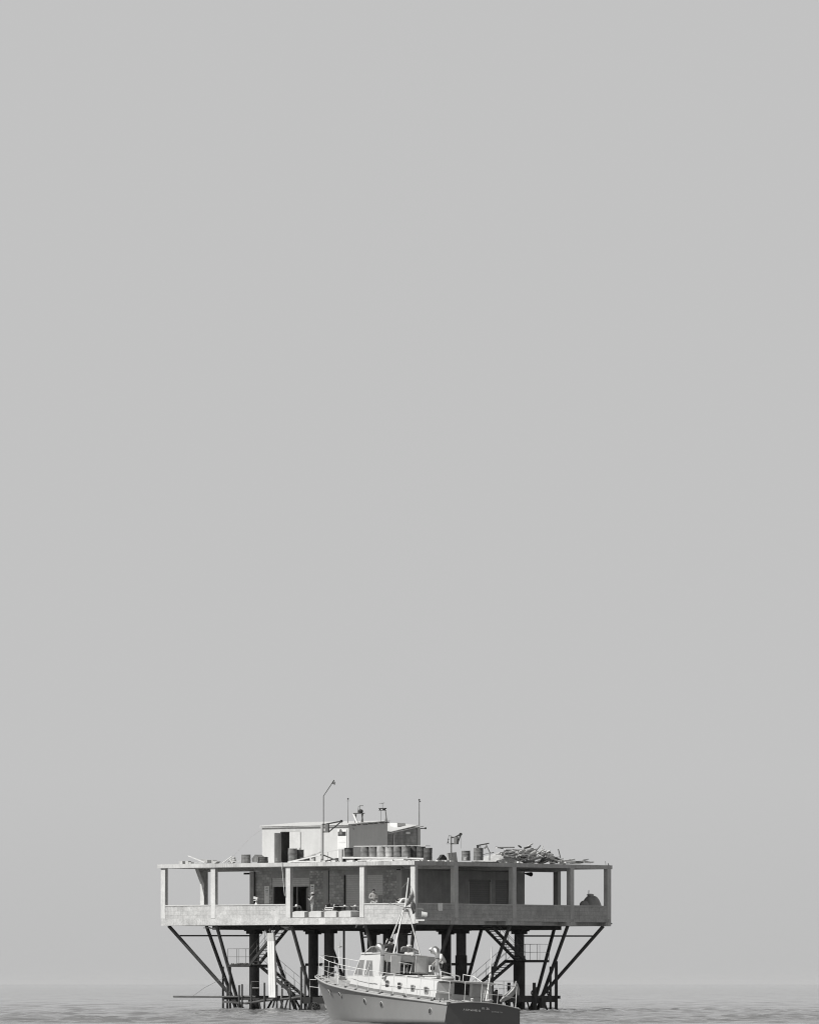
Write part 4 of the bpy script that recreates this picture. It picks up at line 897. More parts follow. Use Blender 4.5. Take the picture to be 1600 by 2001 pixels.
UQ = {0: 'long pale plank lying almost level along the upper left of the wood pile', 1: 'dark plank tip pointing left at the upper left of the wood pile', 2: 'stout grey plank rising to the highest point of the wood pile',
      3: 'short dark plank end left of the highest one in the wood pile', 4: 'thin dark stick pointing up just right of the middle of the wood pile', 5: 'thin grey stick pointing up beside the thin dark one in the wood pile',
      7: 'lone grey stick standing upright at the right end of the wood pile', 24: 'long pale plank lying low at the right tail of the wood pile', 25: 'lowest pale plank at the right tail of the wood pile', 26: 'grey plank end at the far right tip of the wood pile'}
GP = 'planks heaped on the right half of the roof'
for k, (x0, y0, x1, y1, w, t_) in enumerate(fix):
    uu_ = .6 + (k % 5) * .35; s_ = tag(P().beam(pz(x0, y0, uu_), pz(x1, y1, uu_ + .25), w * .9, w * .7).obj('scrap_plank', mk[t_]), UQ.get(k, tone[t_] + ' plank in the tangled wood pile above the shaded side'), 'plank', GP if k in UQ else GP + ', ' + tone[t_])
top = lambda x: 1688 - (26 * max(0, min(1, (x - 972) / 14)) * (1 if x < 1060 else max(.28, 1 - (x - 1060) / 55)))
for k in range(130):
    x = R.triangular(975, 1110, 1030); u = R.uniform(.5, 3.0); y = 1688 - R.random() ** .8 * (1688 - top(x)) * .92
    L = R.uniform(8, 26); sl = R.gauss(-.12, .28); t_ = R.choice('lllllmmd')
    tag(P().beam(pz(x - L / 2, y - sl * L / 2, u), pz(x + L / 2, y + sl * L / 2, u + R.uniform(-.5, .5)), R.uniform(.06, .14), R.uniform(.04, .10)).obj('scrap_plank', mk[t_]), tone[t_] + ' plank in the tangled wood pile above the shaded side', 'plank', GP + ', ' + tone[t_])
for k in range(60):      # flatter, paler boards stacked towards the left of the heap
    x = R.uniform(982, 1034); u = R.uniform(.45, 2.4); y = 1688 - R.random() * (12 + 17 * min(1, (x - 970) / 30)) * .95; L = R.uniform(18, 36); sl = R.gauss(.0, .06)
    t_ = R.choice('llllmd')
    tag(P().beam(pz(x - L / 2, y - sl * L / 2, u), pz(x + L / 2, y + sl * L / 2, u + R.uniform(-.3, .3)), R.uniform(.09, .16), R.uniform(.03, .07)).obj('scrap_plank', mk[t_]), tone[t_] + ' plank in the tangled wood pile above the shaded side', 'plank', GP + ', ' + tone[t_])
for k in range(22):
    x = R.uniform(1098, 1158); u = R.uniform(.4, 1.5); y = 1687.5 - R.random() * 6 * (1 - (x - 1098) / 80); L = R.uniform(8, 22); t_ = R.choice('lllmmd')
    tag(P().beam(pz(x - L / 2, y, u), pz(x + L / 2, y + R.uniform(-1.5, 1.5), u + R.uniform(-.2, .2)), R.uniform(.08, .15), R.uniform(.04, .08)).obj('loose_board', mk[t_]), tone[t_] + ' loose board on the low tail right of the wood pile', 'board', 'boards on the low tail of the wood pile, ' + tone[t_])
# pale sheet mound at the left of the pile
g = []
prof = [(942, 1686), (950, 1678), (960, 1672.5), (970, 1667), (980, 1665), (988, 1668), (996, 1674), (1004, 1680), (1010, 1687)]
for i, (x, y) in enumerate(prof):
    v = Rv(x, 1.2); zz = max(RT + .02, zp(y, 1.2, v)); g.append([(.35, v, RT), (.6, v + .05 * sin(i * 2), RT + (zz - RT) * .55), (1.2, v, zz), (2.2, v, RT + (zz - RT) * .7), (2.6, v, RT)])
o = P().grid(g).obj('canvas_sheet', 'clothl'); o.modifiers.new('sub', 'SUBSURF').render_levels = 2
tx = bpy.data.textures.new('creases', 'CLOUDS'); tx.noise_scale = .35; dm = o.modifiers.new('creases', 'DISPLACE'); dm.texture = tx; dm.strength = .18; dm.mid_level = .5
tag(o, 'crumpled pale canvas sheet at the left foot of the wood pile', 'sheet')
tag(P().beam(pz(925, 1684.5, .5), pz(972, 1687, .5), .3, .05).obj('dark_board', 'woodd'), 'flat black board in front of the tall drum', 'board')
for x in (1185, 1194): pass
m = P().tube((.3, Rv(1183.5, .3), RT), (.3, Rv(1182.8, .3), RT + .28), .015, n=5).tube((.3, Rv(1189, .3), RT), (.3, Rv(1188.3, .3), RT + .14), .04, .02, n=6); m.box(.2, .4, Rv(1182, .3), Rv(1190, .3), RT, RT + .01)
tag(m.obj('rebar_stub', 'rust'), 'thin steel stubs at the right roof corner', 'rebar')
# stay wires of the aerials
tag(P().path([(Lu(520, 5), 5, zp(1615, 15, 5)), (Lu(490, 4), 4, zp(1636, 16, 4)), (Lu(455, 2.5), 2.5, zp(1672, 17, 2.5) - .1), (Lu(437, 1.5), 1.5, RT)], .008, 4).obj('stay_wire', 'lsteel'), 'very thin wire slanting down from the hut to the left roof', 'wire')

# ------------------------------------------------------------------ people
def skinmesh(name, pts, edges, rad, m, parent, root=0, sub=2, smoothshape=False):
    me = bpy.data.meshes.new(name); base = BASE[parent.name]
    me.from_pydata([p - base for p in pts], edges, []); me.materials.append(M[m])
    o = bpy.data.objects.new(name, me); COL.objects.link(o); o.parent = parent; BASE[o.name] = base
    sk = o.modifiers.new('skin', 'SKIN'); sk.use_smooth_shade = True; sk.branch_smoothing = .4
    for i, d in enumerate(me.skin_vertices[0].data):
        r = rad[i]; d.radius = r if isinstance(r, tuple) else (r, r); d.use_root = (i == root)
    s = o.modifiers.new('sub', 'SUBSURF'); s.levels = 1; s.render_levels = sub
    return o
STAND = dict(pelvis=(0, 0, .94), waist=(0, .01, 1.10), chest=(0, .0, 1.32), neck=(0, -.01, 1.49), head=(0, .02, 1.60), crown=(0, .01, 1.70),
             shR=(.18, 0, 1.42), elR=(.24, -.02, 1.14), wrR=(.24, .08, .90), shL=(-.18, 0, 1.42), elL=(-.24, -.02, 1.14), wrL=(-.24, .08, .90),
             hiR=(.09, 0, .90), knR=(.11, .02, .50), anR=(.11, -.02, .09), toR=(.13, .14, .03), hiL=(-.09, 0, .90), knL=(-.11, .02, .50), anL=(-.11, -.02, .09), toL=(-.13, .14, .03))
RAD = dict(pelvis=(.14, .12), waist=(.13, .115), chest=(.165, .135), neck=.058, head=(.086, .098), crown=(.07, .078), shR=.078, elR=.052, wrR=.033, shL=.078, elL=.052, wrL=.033,
           hiR=.10, knR=.064, anR=.04, toR=.03, hiL=.10, knL=.064, anL=.04, toL=.03)
ED = [('pelvis', 'waist'), ('waist', 'chest'), ('chest', 'neck'), ('neck', 'head'), ('head', 'crown'), ('chest', 'shR'), ('shR', 'elR'), ('elR', 'wrR'), ('chest', 'shL'), ('shL', 'elL'), ('elL', 'wrL'),
      ('pelvis', 'hiR'), ('hiR', 'knR'), ('knR', 'anR'), ('anR', 'toR'), ('pelvis', 'hiL'), ('hiL', 'knL'), ('knL', 'anL'), ('anL', 'toL')]
def person(label, loc, rot, over={}, scale=1., shirt=None, trousers=None, sleeves='long', cap=None, hair='hair', grip=None, shoes='clothd', stand=True):
    J = dict(STAND); J.update(over); J.pop('face', None); loc = Vector(loc); Rm = Matrix.Rotation(rot, 3, 'Z')
    W = lambda p: loc + Rm @ (Vector(p) * scale)
    o = thing('person', label, 'person', loc)
    names = list(J); pts = [W(J[k]) for k in names]; ed = [(names.index(a), names.index(b)) for a, b in ED]
    rad = [tuple(x * scale for x in RAD[k]) if isinstance(RAD[k], tuple) else RAD[k] * scale for k in names]
    # face: nose, chin, ears as short branches of the same skin; hands with five fingers
    hd = Vector(J['head']); nk = Vector(J['neck']); upv = (Vector(J['crown']) - hd).normalized()
    fw = Vector(over.get('face', (0, 1, 0))); fw = (fw - upv * fw.dot(upv)).normalized(); rt = fw.cross(upv)
    def addp(p, r, a): pts.append(W(p)); rad.append(r * scale); ed.append((a, len(pts) - 1)); return len(pts) - 1
    hi = names.index('head')
    addp(hd + fw * .112 - upv * .005, .014, hi); addp(hd + fw * .075 - upv * .075, .03, hi)
    for s in (-1, 1): addp(hd + rt * s * .088, .018, hi)
    for sd_ in 'RL':
        el, wr = Vector(J['el' + sd_]), Vector(J['wr' + sd_]); d = (wr - el).normalized(); wi = names.index('wr' + sd_)
        side = d.cross(Vector((0, 0, 1))) if abs(d.z) < .9 else Vector((0, 1, 0)); side.normalize(); nrm = side.cross(d)
        pl = addp(wr + d * .07, .030, wi)
        for k, ln in enumerate((.075, .085, .078, .06)):
            a = addp(wr + d * .10 + side * (k - 1.5) * .021, .010, pl); b = addp(wr + d * (.10 + ln * .55) + side * (k - 1.5) * .023 + nrm * .012, .009, a); addp(wr + d * (.10 + ln * .85) + side * (k - 1.5) * .023 + nrm * .035, .008, b)
        a = addp(wr + d * .045 + side * -.035, .012, wi); addp(wr + d * .085 + side * -.055 + nrm * .02, .010, a)
    bd_ = skinmesh('body', pts, ed, rad, 'skin', o, names.index('pelvis'))
    def garment(nm, mt, keys, grow, ends={}):
        ks = [k for k in names if k in keys]; e = [(ks.index(a), ks.index(b)) for a, b in ED if a in ks and b in ks]
        p = [W(ends.get(k, J[k])) for k in ks]
        r = [tuple((x * grow + .012) * scale for x in RAD[k]) if isinstance(RAD[k], tuple) else (RAD[k] * grow + .012) * scale for k in ks]
        return skinmesh(nm, p, e, r, mt, bd_, ks.index('pelvis'))
    if shirt:
        keys = ['pelvis', 'waist', 'chest', 'shR', 'shL', 'elR', 'elL'] + (['wrR', 'wrL'] if sleeves == 'long' else [])
        ends = {}
        if sleeves == 'short':
            for s in 'RL': ends['el' + s] = tuple(Vector(J['sh' + s]).lerp(Vector(J['el' + s]), .8))
        if sleeves == 'long':
            for s in 'RL': ends['wr' + s] = tuple(Vector(J['el' + s]).lerp(Vector(J['wr' + s]), .9))
        garment('shirt', shirt, keys, 1.12, ends)
    if trousers:
        garment('trousers', trousers, ['pelvis', 'hiR', 'hiL', 'knR', 'knL', 'anR', 'anL'], 1.12)
    if shoes:
        m = MB()
        for s in 'RL':
            a, t_ = Vector(J['an' + s]), Vector(J['to' + s]); m.path([W(a - Vector((0, .05, .05))), W((a + t_) / 2 - Vector((0, 0, .015))), W(t_ + Vector((0, .03, .01)))], [.045 * scale, .05 * scale, .038 * scale], 8)
        m.obj('shoes', shoes, bd_)
    Hm = Matrix((rt, fw, upv)).transposed(); RH = Rm @ Hm
    if hair:
        m = MB(); c = W(hd + upv * .045 - fw * .018); m.ball(c, .105 * scale, 14, .93, 1.0, .95, RH); m.obj('hair', hair, bd_)
    m = MB()
    for s in (-1, 1): m.ball(W(hd + fw * .088 + rt * s * .032 + upv * .02), .011 * scale, 6)
    m.box(-.022, .022, -.004, .004, -.004, .004, Matrix.Translation(W(hd + fw * .100 - upv * .05)) @ RH.to_4x4()).obj('features', 'hair', bd_)
    if cap:
        m = MB(); c = W(hd + upv * .075); m.lathe([(.088, 0), (.10, .02), (.125, .075), (.11, .10), (.02, .115)], c, 18, RH * scale)
        m.obj('cap', cap, bd_); m = MB(); c = W(hd + upv * .08 + fw * .10 ); m.lathe([(.075, 0), (.08, .008), (.07, .014)], c, 14, RH * scale @ Matrix.Diagonal((1, .75, 1))); m.obj('peak', 'clothd', bd_)
    return o
FWD = atan2(-1, 0)     # figures face -Y (towards camera) when rotated by pi
# man in light suit and brimmed hat, hand to his face, turned to the left
u = Lu(611.5, 1.0)
p1 = person('man in light shirt and brimmed hat holding a camera beside the open doorway', TP((u, 1.0, FL)), radians(72), dict(
    elR=(.25, .14, 1.22), wrR=(.08, .26, 1.40), elL=(-.23, .12, 1.18), wrL=(-.05, .27, 1.30), face=(0, 1, -.15)), .93, 'clothg', 'clothm', 'short', shoes='clothg')
hw = TP((u, 1.0, FL)) + Matrix.Rotation(radians(72), 3, 'Z') @ Vector((0, .02, 1.66 * .93))
hb = [c for c in p1.children if c.name.startswith('body')][0]
MB().lathe([(.19, -.01), (.20, 0), (.10, .02), (.09, .09), (.02, .10)], hw, 18).obj('hat', 'clothm', hb)
cmr = TP((u, 1.0, FL)) + Matrix.Rotation(radians(72), 3, 'Z') @ (Vector((.02, .33, 1.42)) * .93)
tag(MB().box(-.05, .05, -.04, .04, -.04, .04, Matrix.Translation(cmr)).tube(cmr, cmr + Vector((-.07, 0, 0)), .03).obj('camera_body', 'black'), 'small dark camera held by the man in the hat', 'camera')
u = Lu(729.5, .55)
person('bare chested dark haired man standing behind the lit parapet with hands together', TP((u, .55, FL)), radians(195), dict(
    elR=(.25, .02, 1.16), wrR=(.08, .22, 1.16), elL=(-.25, .02, 1.16), wrL=(-.08, .22, 1.16), face=(0, 1, -.5), head=(0, .04, 1.59), crown=(0, .03, 1.69)), 1.04, None, 'clothg')
u = Lu(786, .55)
person('man in a white shirt bending low over the lit parapet behind the launch mast', TP((Lu(797, .6), .6, FL)), radians(80), dict(
    pelvis=(0, -.05, .95), waist=(0, .08, 1.07), chest=(0, .27, 1.10), neck=(0, .46, 1.09), head=(0, .60, 1.06), crown=(0, .69, 1.02), shR=(.18, .36, 1.08), shL=(-.18, .36, 1.08),
    elR=(.2, .45, .86), wrR=(.1, .62, .92), elL=(-.2, .45, .86), wrL=(-.1, .62, .92), face=(0, .3, -1)), 1.04, 'cloth', 'clothm', 'long')

# ------------------------------------------------------------------ the launch
SH = [(0, .80), (1.1, .885), (2.15, .955), (3.3, 1.02), (4.4, 1.093), (5.6, 1.17), (6.76, 1.256), (7.9, 1.336), (9., 1.44), (10.3, 1.552), (11.7, 1.69), (12.9, 1.83), (14.2, 1.98), (15.66, 2.12)]
BDK = [(0, 1.75), (2, 1.95), (4, 2.05), (7, 2.05), (9, 1.95), (10, 1.83), (11, 1.66), (12, 1.43), (13, 1.13), (14, .78), (14.8, .46), (15.3, .24), (15.66, .05)]
BWL = [(0, 1.82), (3, 1.93), (6, 1.85), (8, 1.65), (10, 1.25), (12, .75), (13.6, .36), (14.8, .14), (15.66, .03)]
def ip(tb, t):
    if t <= tb[0][0]: return tb[0][1]
    for (a, x), (b, y) in zip(tb, tb[1:]):
        if t <= b: return x + (y - x) * (t - a) / (b - a)
    return tb[-1][1]
zd = lambda t: ip(SH, t); bdk = lambda t: ip(BDK, t)
bdm = lambda t, b: zd(t) + .10 * (1 - (b / max(.05, bdk(t))) ** 2)
def B(): return MB(TB)
boat = thing('motor_launch', 'grey hulled wooden motor launch with white cabins seen from its port quarter', 'boat', TB((7, 0, 0)))
TS = sorted(set([15.66 * i / 34 for i in range(35)] + [14.6, 15., 15.3, 15.5]))
LV_ = [0, .12, .3, .5, .7, .85, 1.0, 1.25, 1.6]
def hp(T, s, side=1):
    b0, b1 = ip(BDK, T), ip(BWL, T); e = max(0, T / 15.66); k = min(s, 1.0)
    b = b0 + (b1 - b0) * (k ** (.75)); 
    if s > 1: b *= 1 - (s - 1) * .9
    tt = T - 1.75 * e ** 3 * s ** 1.05 + .04 * (1 - e) ** 4 * s
    z = zd(T) * (1 - s) if s <= 1 else -(s - 1) * .9
    return (tt, side * b, z)
for side in (1, -1):
    pass
m = B()
for side in (1, -1): m.grid([[hp(T, s, side) for s in LV_] for T in TS])
m.add([hp(15.66, s, 1) for s in LV_] + [hp(15.66, s, -1) for s in LV_], [(i, i + 1, len(LV_) + i + 1, len(LV_) + i) for i in range(len(LV_) - 1)], True)
hull = m.obj('hull', 'hull', boat)
top = [(-.0, b, .80 + .16 * (1 - (b / 1.75) ** 2) + (.0)) for b in [1.75 - 3.5 * i / 12 for i in range(13)]]
m = B(); m.grid([top] + [[(.04 * s, p[1] / 1.75 * hp(0, s)[1], p[2] * (1 - s) if s <= 1 else -(s - 1) * .9) for p in top] for s in LV_[1:]])
m.obj('transom', 'transom', boat)
m = B(); m.path([(-.02, p[1], p[2] + .0) for p in top], .028, 6); m.obj('transom_cap', 'strake', boat)
m = B(); g = []
for T in TS:
    bb = bdk(T); g.append([(T, bb * (1 - 2 * j / 10), zd(T) + .10 * (1 - (1 - 2 * j / 10) ** 2) * min(1, bb)) for j in range(11)])
m.grid(g).obj('deck', 'deck', boat)
for side in (1, -1):
    m = B(); n_ = 5
    m.path([(T, side * (bdk(T) + .015), zd(T) - .03) for T in TS], .05, 8).path([(T, side * (bdk(T) - .05), zd(T) + .035) for T in TS], .032, 6)
    m.obj('rubbing_strake', 'strake', boat)
# hull portholes
for (x, y) in ((644, 1940), (664.5, 1945), (713, 1958), (745.5, 1964), (840.6, 1976.6)):
    f_ = lambda t, zz=[None]: hp(t, .35)[1]
    t, z = tz(x, y, f_); s = 1 - z / zd(t)
    for _ in range(6):
        t, z = tz(x, y, lambda tt: hp(tt, s)[1]); s = max(.05, 1 - z / zd(t))
    b = hp(t, s)[1]; P1, P2 = Vector(hp(t + .1, s)), Vector(hp(t - .1, s)); P3 = Vector(hp(t, s - .05)); ax = (P1 - P2).normalized(); vy = (P3 - Vector(hp(t, s))).normalized(); nn = vy.cross(ax) ; nn = nn if nn.y > 0 else -nn
    c = Vector((t, b, z)) + (Vector(hp(t, s)) - Vector((t, b, z))) * 0; Rm_ = Matrix((ax, vy, nn.normalized())).transposed()
    q = B().lathe([(.118, -.01), (.145, -.01), (.145, .012), (.118, .018)], c, 18, Rm_, False).obj('porthole', 'strake', boat)
    B().lathe([(.119, .006), (.01, .008)], c, 16, Rm_).obj('glass', 'glassd', q)
# cabin trunk
def shell(st, name, mt, parent, lip=.07):
    g = []
    for (t, h, zb_, zt_) in st:
        h2 = h - .10 * (zt_ - zb_)
        half = [(h, zb_), (h2 + .005, zt_ - lip), (h2 - .03, zt_ - lip * .35), (h2 - .10, zt_), (h2 * .5, zt_ + .045), (0, zt_ + .06)]
        g.append([(t, b, z) for b, z in half] + [(t, -b, z) for b, z in half[-2::-1]])
    m = B(); m.grid(g)
    for k in (0, -1): m.add(g[k], [tuple(range(len(g[k])))])
    return m.obj(name, mt, parent)
tr = shell([(1.82, 1.40, 1.0, 1.80), (2.5, 1.42, 1.03, 1.85), (4, 1.44, 1.12, 1.93), (5.5, 1.43, 1.2, 1.99), (6.9, 1.42, 1.28, 2.04), (7.6, 1.4, 1.33, 2.06)], 'cabin_trunk', 'boat', boat)
m = B(); PL = [(T, 1.455 if T < 6.9 else 1.455 - .225 * (T - 6.9) / 3.25) for T in [1.82 + i * .5 for i in range(17)] + [10.15]]
m.grid([[(T, b_ + .02, bdm(T, b_) - .03), (T, b_ + .0, bdm(T, b_) + .10), (T, b_ - .06, bdm(T, b_) + .115)] for T, b_ in PL]); o_ = m.obj('plinth_shadow', 'steel', boat, recalc=False)  # dark ribbon: the shadow strip at the trunk foot, put into colour
# trunk windows (port side): two dark, four curtained
for (x, y, k) in ((756.5, 1923.2, 0), (781, 1927.6, 0), (807, 1932.3, 1), (833.5, 1936, 1)):
    t, z = tz(x, y, 1.40); b = 1.452 - .1 * (z - 1.15)
    mm = Matrix.Translation((t, b, z)) @ Matrix.Rotation(radians(-6), 4, 'X')
    def rr(w, h, y_, r=.05):
        pts = []
        for cx_, cz_, a0_ in ((w - r, h - r, 0), (-w + r, h - r, 90), (-w + r, -h + r, 180), (w - r, -h + r, 270)):
            pts += [mm @ Vector((cx_ + r * cos(radians(a0_ + q_)), y_, cz_ + r * sin(radians(a0_ + q_)))) for q_ in (0, 30, 60, 90)]
        return pts
    q = B().prism(rr(.175, .165, .0), mm.to_3x3() @ Vector((0, .012, 0))).obj('window', 'boat', tr)
    B().prism(rr(.15, .145, .013), mm.to_3x3() @ Vector((0, .004, 0))).obj('pane', 'glassd' if k == 0 else 'glassg', q)
    if k == 0: B().box(-.13, .13, .018, .023, .015, .035, mm).obj('glazing_bar', 'boat', q)
    else: B().prism([p for p in rr(.06, .085, .018, .04)], mm.to_3x3() @ Vector((0, .004, 0))).obj('pane', 'glassd', q)
# trunk aft bulkhead
def bq(x0, x1, y0, y1, t, d, mt, name, par=boat):
    b0, z0 = bz(x0, y0, t); b1, z1 = bz(x1, y1, t)
    return B().box(t - d, t, min(b0, b1), max(b0, b1), min(z0, z1), max(z0, z1)).obj(name, mt, par)
TA = 1.80
bq(853, 884, 1921, 1944, TA, .04, 'bgrey', 'bulkhead'); bq(885, 919, 1921, 1946, TA, .015, 'dark', 'cabin_opening')
bq(882.5, 885.5, 1920, 1947, TA - .01, .05, 'boat', 'door_post'); bq(917.5, 920.5, 1921, 1949, TA - .01, .05, 'boat', 'door_post')
bq(921, 938, 1923, 1950, TA - .0, .05, 'lsteel', 'door'); bq(939, 955, 1928, 1952, TA, .03, 'bgrey', 'bulkhead')
bq(905, 919, 1921.5, 1924.5, TA - .03, .05, 'boat', 'lintel')
m = B(); m.box(1.45, 1.85, -1.3, 1.3, 1.80, 1.86); m.obj('trunk_eave', 'boat', boat)
m = B()
for x in (858, 866): b_, z_ = bz(x, 1958, .6); m.tube((.6, b_, bdm(.6, b_)), (.6, b_, bdm(.6, b_) + .17), .04).tube((.6, b_ - .09, bdm(.6, b_) + .13), (.6, b_ + .09, bdm(.6, b_) + .13), .02)
m.obj('mooring_bitts', 'lsteel', boat)
m = B()
for k in range(9): t_ = R.uniform(.4, 1.1); b_ = R.uniform(.2, 1.1); m.path([(t_ + .16 * cos(q_ * .8 + k), b_ + .13 * sin(q_ * .8 + k), bdm(t_, b_) + .02 + .004 * q_) for q_ in range(9)], .018, 5)
m.obj('rope_heap', 'wood', boat)
B().lathe([(.09, 0), (.07, .16), (.10, .18), (.02, .22)], (.5, bz(923, 1950, .5)[0], bdm(.5, 0) - .02), 12).obj('deck_vent', 'boat', boat)
# pilothouse upper part
_t, _z = tz(683, 1922, 1.22); _T, _Z = tz(706, 1866.5, 1.12)
bot = [(6.85, 1.42, 1.30), (_t, 1.22, _z - .03), (_t + .4, .7, _z + .05), (_t + .4, -.7, _z + .05), (_t, -1.22, _z - .03), (6.85, -1.42, 1.30)]
topr = [(7.25, 1.20, 3.0), (_T, 1.12, 2.98), (_T + .25, .7, 2.98), (_T + .25, -.7, 2.98), (_T, -1.12, 2.98), (7.25, -1.20, 3.0)]
m = B(); g = []
fpts = bot + topr; th_ = .06
inn = [(a, b * .95, c) for a, b, c in bot] + [(a, b * .95, c) for a, b, c in topr]
for k in range(5): m.add([fpts[k], fpts[k + 1], fpts[6 + k + 1], fpts[6 + k]], [(0, 1, 2, 3)]); m.add([inn[k], inn[k + 1], inn[6 + k + 1], inn[6 + k]], [(0, 1, 2, 3)]); m.add([fpts[6 + k], fpts[7 + k], inn[7 + k], inn[6 + k]], [(0, 1, 2, 3)])
for k in (0, 5): m.add([fpts[k], fpts[k + 6], inn[k + 6], inn[k]], [(0, 1, 2, 3)])
ph = m.obj('pilothouse', 'boat', boat)
# rounded wing at the after edge
for s in (1, -1): B().path([(7.3, s * 1.17, 3.0), (7.12, s * 1.26, 2.6), (6.98, s * 1.34, 2.2), (6.86, s * 1.38, 1.98), (6.7, s * 1.38, 1.93)], .045, 8).obj('wing_edge', 'boat', ph)
m = B(); rf = [(a, b * 1.03, 2.985) for a, b, c in topr[1:5]]; rf = [(8.25, 1.2, 2.995)] + rf + [(8.25, -1.2, 2.995)]
rfo = m.prism(rf, (0, 0, .07)).obj('roof', 'boat', ph)
B().box(7.2, 8.25, -1.15, 1.15, 2.25, 2.3).obj('cockpit_floor', 'deck', boat)
m = B().path([(7.22, 1.22, 3.02), (7.22, -1.22, 3.02)], .04, 6).path([(7.25, 1.2, 3.02), (9.05, 1.16, 3.0)], .035, 6); m.obj('coaming_rail', 'boat', ph)
# side windows of the pilothouse
def sidept(x, y):
    for b in (1.3,):
        t, z = tz(x, y, b)
        for _ in range(5): b = 1.24 + (9.68 - t) / 2.83 * .13 * (1 - (z - 1.95)) - .12 * (z - 1.95) + .0; t, z = tz(x, y, b)
    return (t, b, z)
def wallpt(x, y, off=0):
    # exact point on the port wall plane through three corners
    p0, p1, p2 = Vector(bot[0]), Vector(bot[1]), Vector(topr[0]); n_ = (p1 - p0).cross(p2 - p0).normalized(); n_ = n_ if n_.y > 0 else -n_
    b = 1.3
    for _ in range(12):
        t, z = tz(x, y, b); b = p0.y - (n_.x * (t - p0.x) + n_.z * (z - p0.z)) / n_.y
    return Vector((t, b, z)) + n_ * off
for quad, bars in ([[(703.5, 1877), (713, 1877), (708.5, 1906.5), (693.5, 1905)], 0], [[(717.5, 1877.5), (728, 1878), (729.5, 1908), (712.5, 1907)], 1]):
    fr = [(quad[0][0] - 1.2, quad[0][1] - 1.3), (quad[1][0] + 1.2, quad[1][1] - 1.3), (quad[2][0] + 1.2, quad[2][1] + 1.3), (quad[3][0] - 1.4, quad[3][1] + 1.3)]
    q = B().prism([wallpt(*p, .004) for p in fr], (0, .016, 0)).obj('window', 'boat', ph)
    B().prism([wallpt(*p, .022) for p in quad], (0, .005, 0)).obj('pane', 'glassg', q)
    if bars: B().beam(wallpt(725.5, 1880, .04), wallpt(721, 1893, .04), .012, .03).beam(wallpt(721, 1893, .04), wallpt(716, 1905, .04), .012, .05).obj('curtain_edge', 'boat', q)
# after bulkhead of the pilothouse
TQ = 7.18
b0, _ = bz(751, 1880, TQ)
B().box(TQ, TQ + .05, .52, 1.3, 1.95, 2.99).obj('bulkhead', 'bgrey', ph)
B().box(TQ, TQ + .05, -1.25, .515, 2.72, 2.99).obj('bulkhead', 'lsteel', ph)
bq(752, 763, 1880, 1902, TQ - .003, .012, 'glassd', 'window', ph); bq(754.8, 756.2, 1881, 1900, TQ - .018, .02, 'boat', 'window_bar', ph)
bq(743.5, 751, 1877, 1913, TQ - .02, .02, 'dark', 'bulkhead_shadow', ph)  # dark panel standing in for the shadow on the bulkhead beside the vent
bq(764, 781, 1868, 1903, TQ - .003, .025, 'bgrey', 'sliding_door', ph)
bq(781, 811, 1873, 1904, TQ + .35, .02, 'glassd', 'window', ph); bq(794.5, 796.5, 1880, 1904, TQ + .3, .03, 'plaster', 'window_bar', ph); bq(805, 812, 1874, 1904, TQ + .3, .03, 'plaster', 'window_frame', ph); bq(781, 811, 1873, 1880, TQ + .3, .03, 'plaster', 'window_frame', ph)
bq(812, 834.5, 1869, 1903, TQ - .06, .04, 'boat', 'door', ph); bq(816.5, 831.5, 1872, 1901.5, TQ - .105, .012, 'bgrey', 'door_panel', ph)
bq(834.5, 849, 1870, 1904, TQ, .04, 'lsteel', 'bulkhead', ph)
bq(804, 833, 1866.5, 1870.5, TQ - .12, .1, 'boat', 'lintel', ph)
m = B(); pt = [bz(780.5, 1902, 6.5), bz(780.5, 1881.5, 6.5), bz(804.5, 1885.5, 6.5), bz(801, 1903, 6.5), bz(790, 1883, 6.5), bz(789, 1903, 6.5)]
m.path([(6.5,) + p for p in pt[1:4]], .022, 6).tube((6.5,) + pt[4], (6.5,) + pt[5], .022); m.obj('boarding_rail', 'rail', boat)
# windscreens
def screen(pts, t, label):
    w = [(t,) + bz(x, y, t) for x, y in pts]; fr = B().path(w, .03, 8).obj('windscreen_frame', 'lsteel', boat)
    zb_ = 3.03; m = B(); m.add([w[0]] + w[1:-1] + [w[-1]], [tuple(range(len(w)))]); g = m.obj('windscreen_glass', 'glasst', fr); g.modifiers.new('thickness', 'SOLIDIFY').thickness = .008
screen([(712.5, 1863), (724, 1852), (730, 1850.5), (740, 1851.5), (741, 1862)], 8.9, '')
screen([(782.6, 1861), (784.5, 1853), (787, 1851.5), (797, 1852), (809, 1855), (809.5, 1862.5)], 7.35, '')
screen([(810, 1856), (816, 1858.5), (820.5, 1864.5), (810, 1863)], 7.38, '')
# cowl ventilators
def cowl(x, yb, yt, t, face, r=.19):
    b, z0 = bz(x, yb, t); _, z1 = bz(x, yt, t); f = Vector(face).normalized()
    o = B().path([(t, b, z0), (t, b, z1 - .1)], [.105, .075], 14).path([(t, b, z1 - .1), (t, b, z1 + .08), tuple(Vector((t, b, z1 + .22)) + f * .10), tuple(Vector((t, b, z1 + .26)) + f * .22), tuple(Vector((t, b, z1 + .26)) + f * .27)], [.08, .11, .165, .185, .17], 16).obj('cowl_vent', 'vent', boat)
    B().lathe([(.085, 0), (.092, .015), (.085, .03)], (t, b, z1 - .12), 14).obj('band', 'black', o)
cowl(744.8, 1905, 1862.5, 6.55, (1, .35, -.05)); cowl(852.5, 1902, 1869.5, 4.3, (1, .1, .0))
B().beam((4.2, bz(861, 1902, 4.2)[0], 1.95), (4.25, bz(856, 1885, 4.2)[0], bz(856, 1885, 4.2)[1]), .03, .03).obj('vent_stay', 'boat', boat)
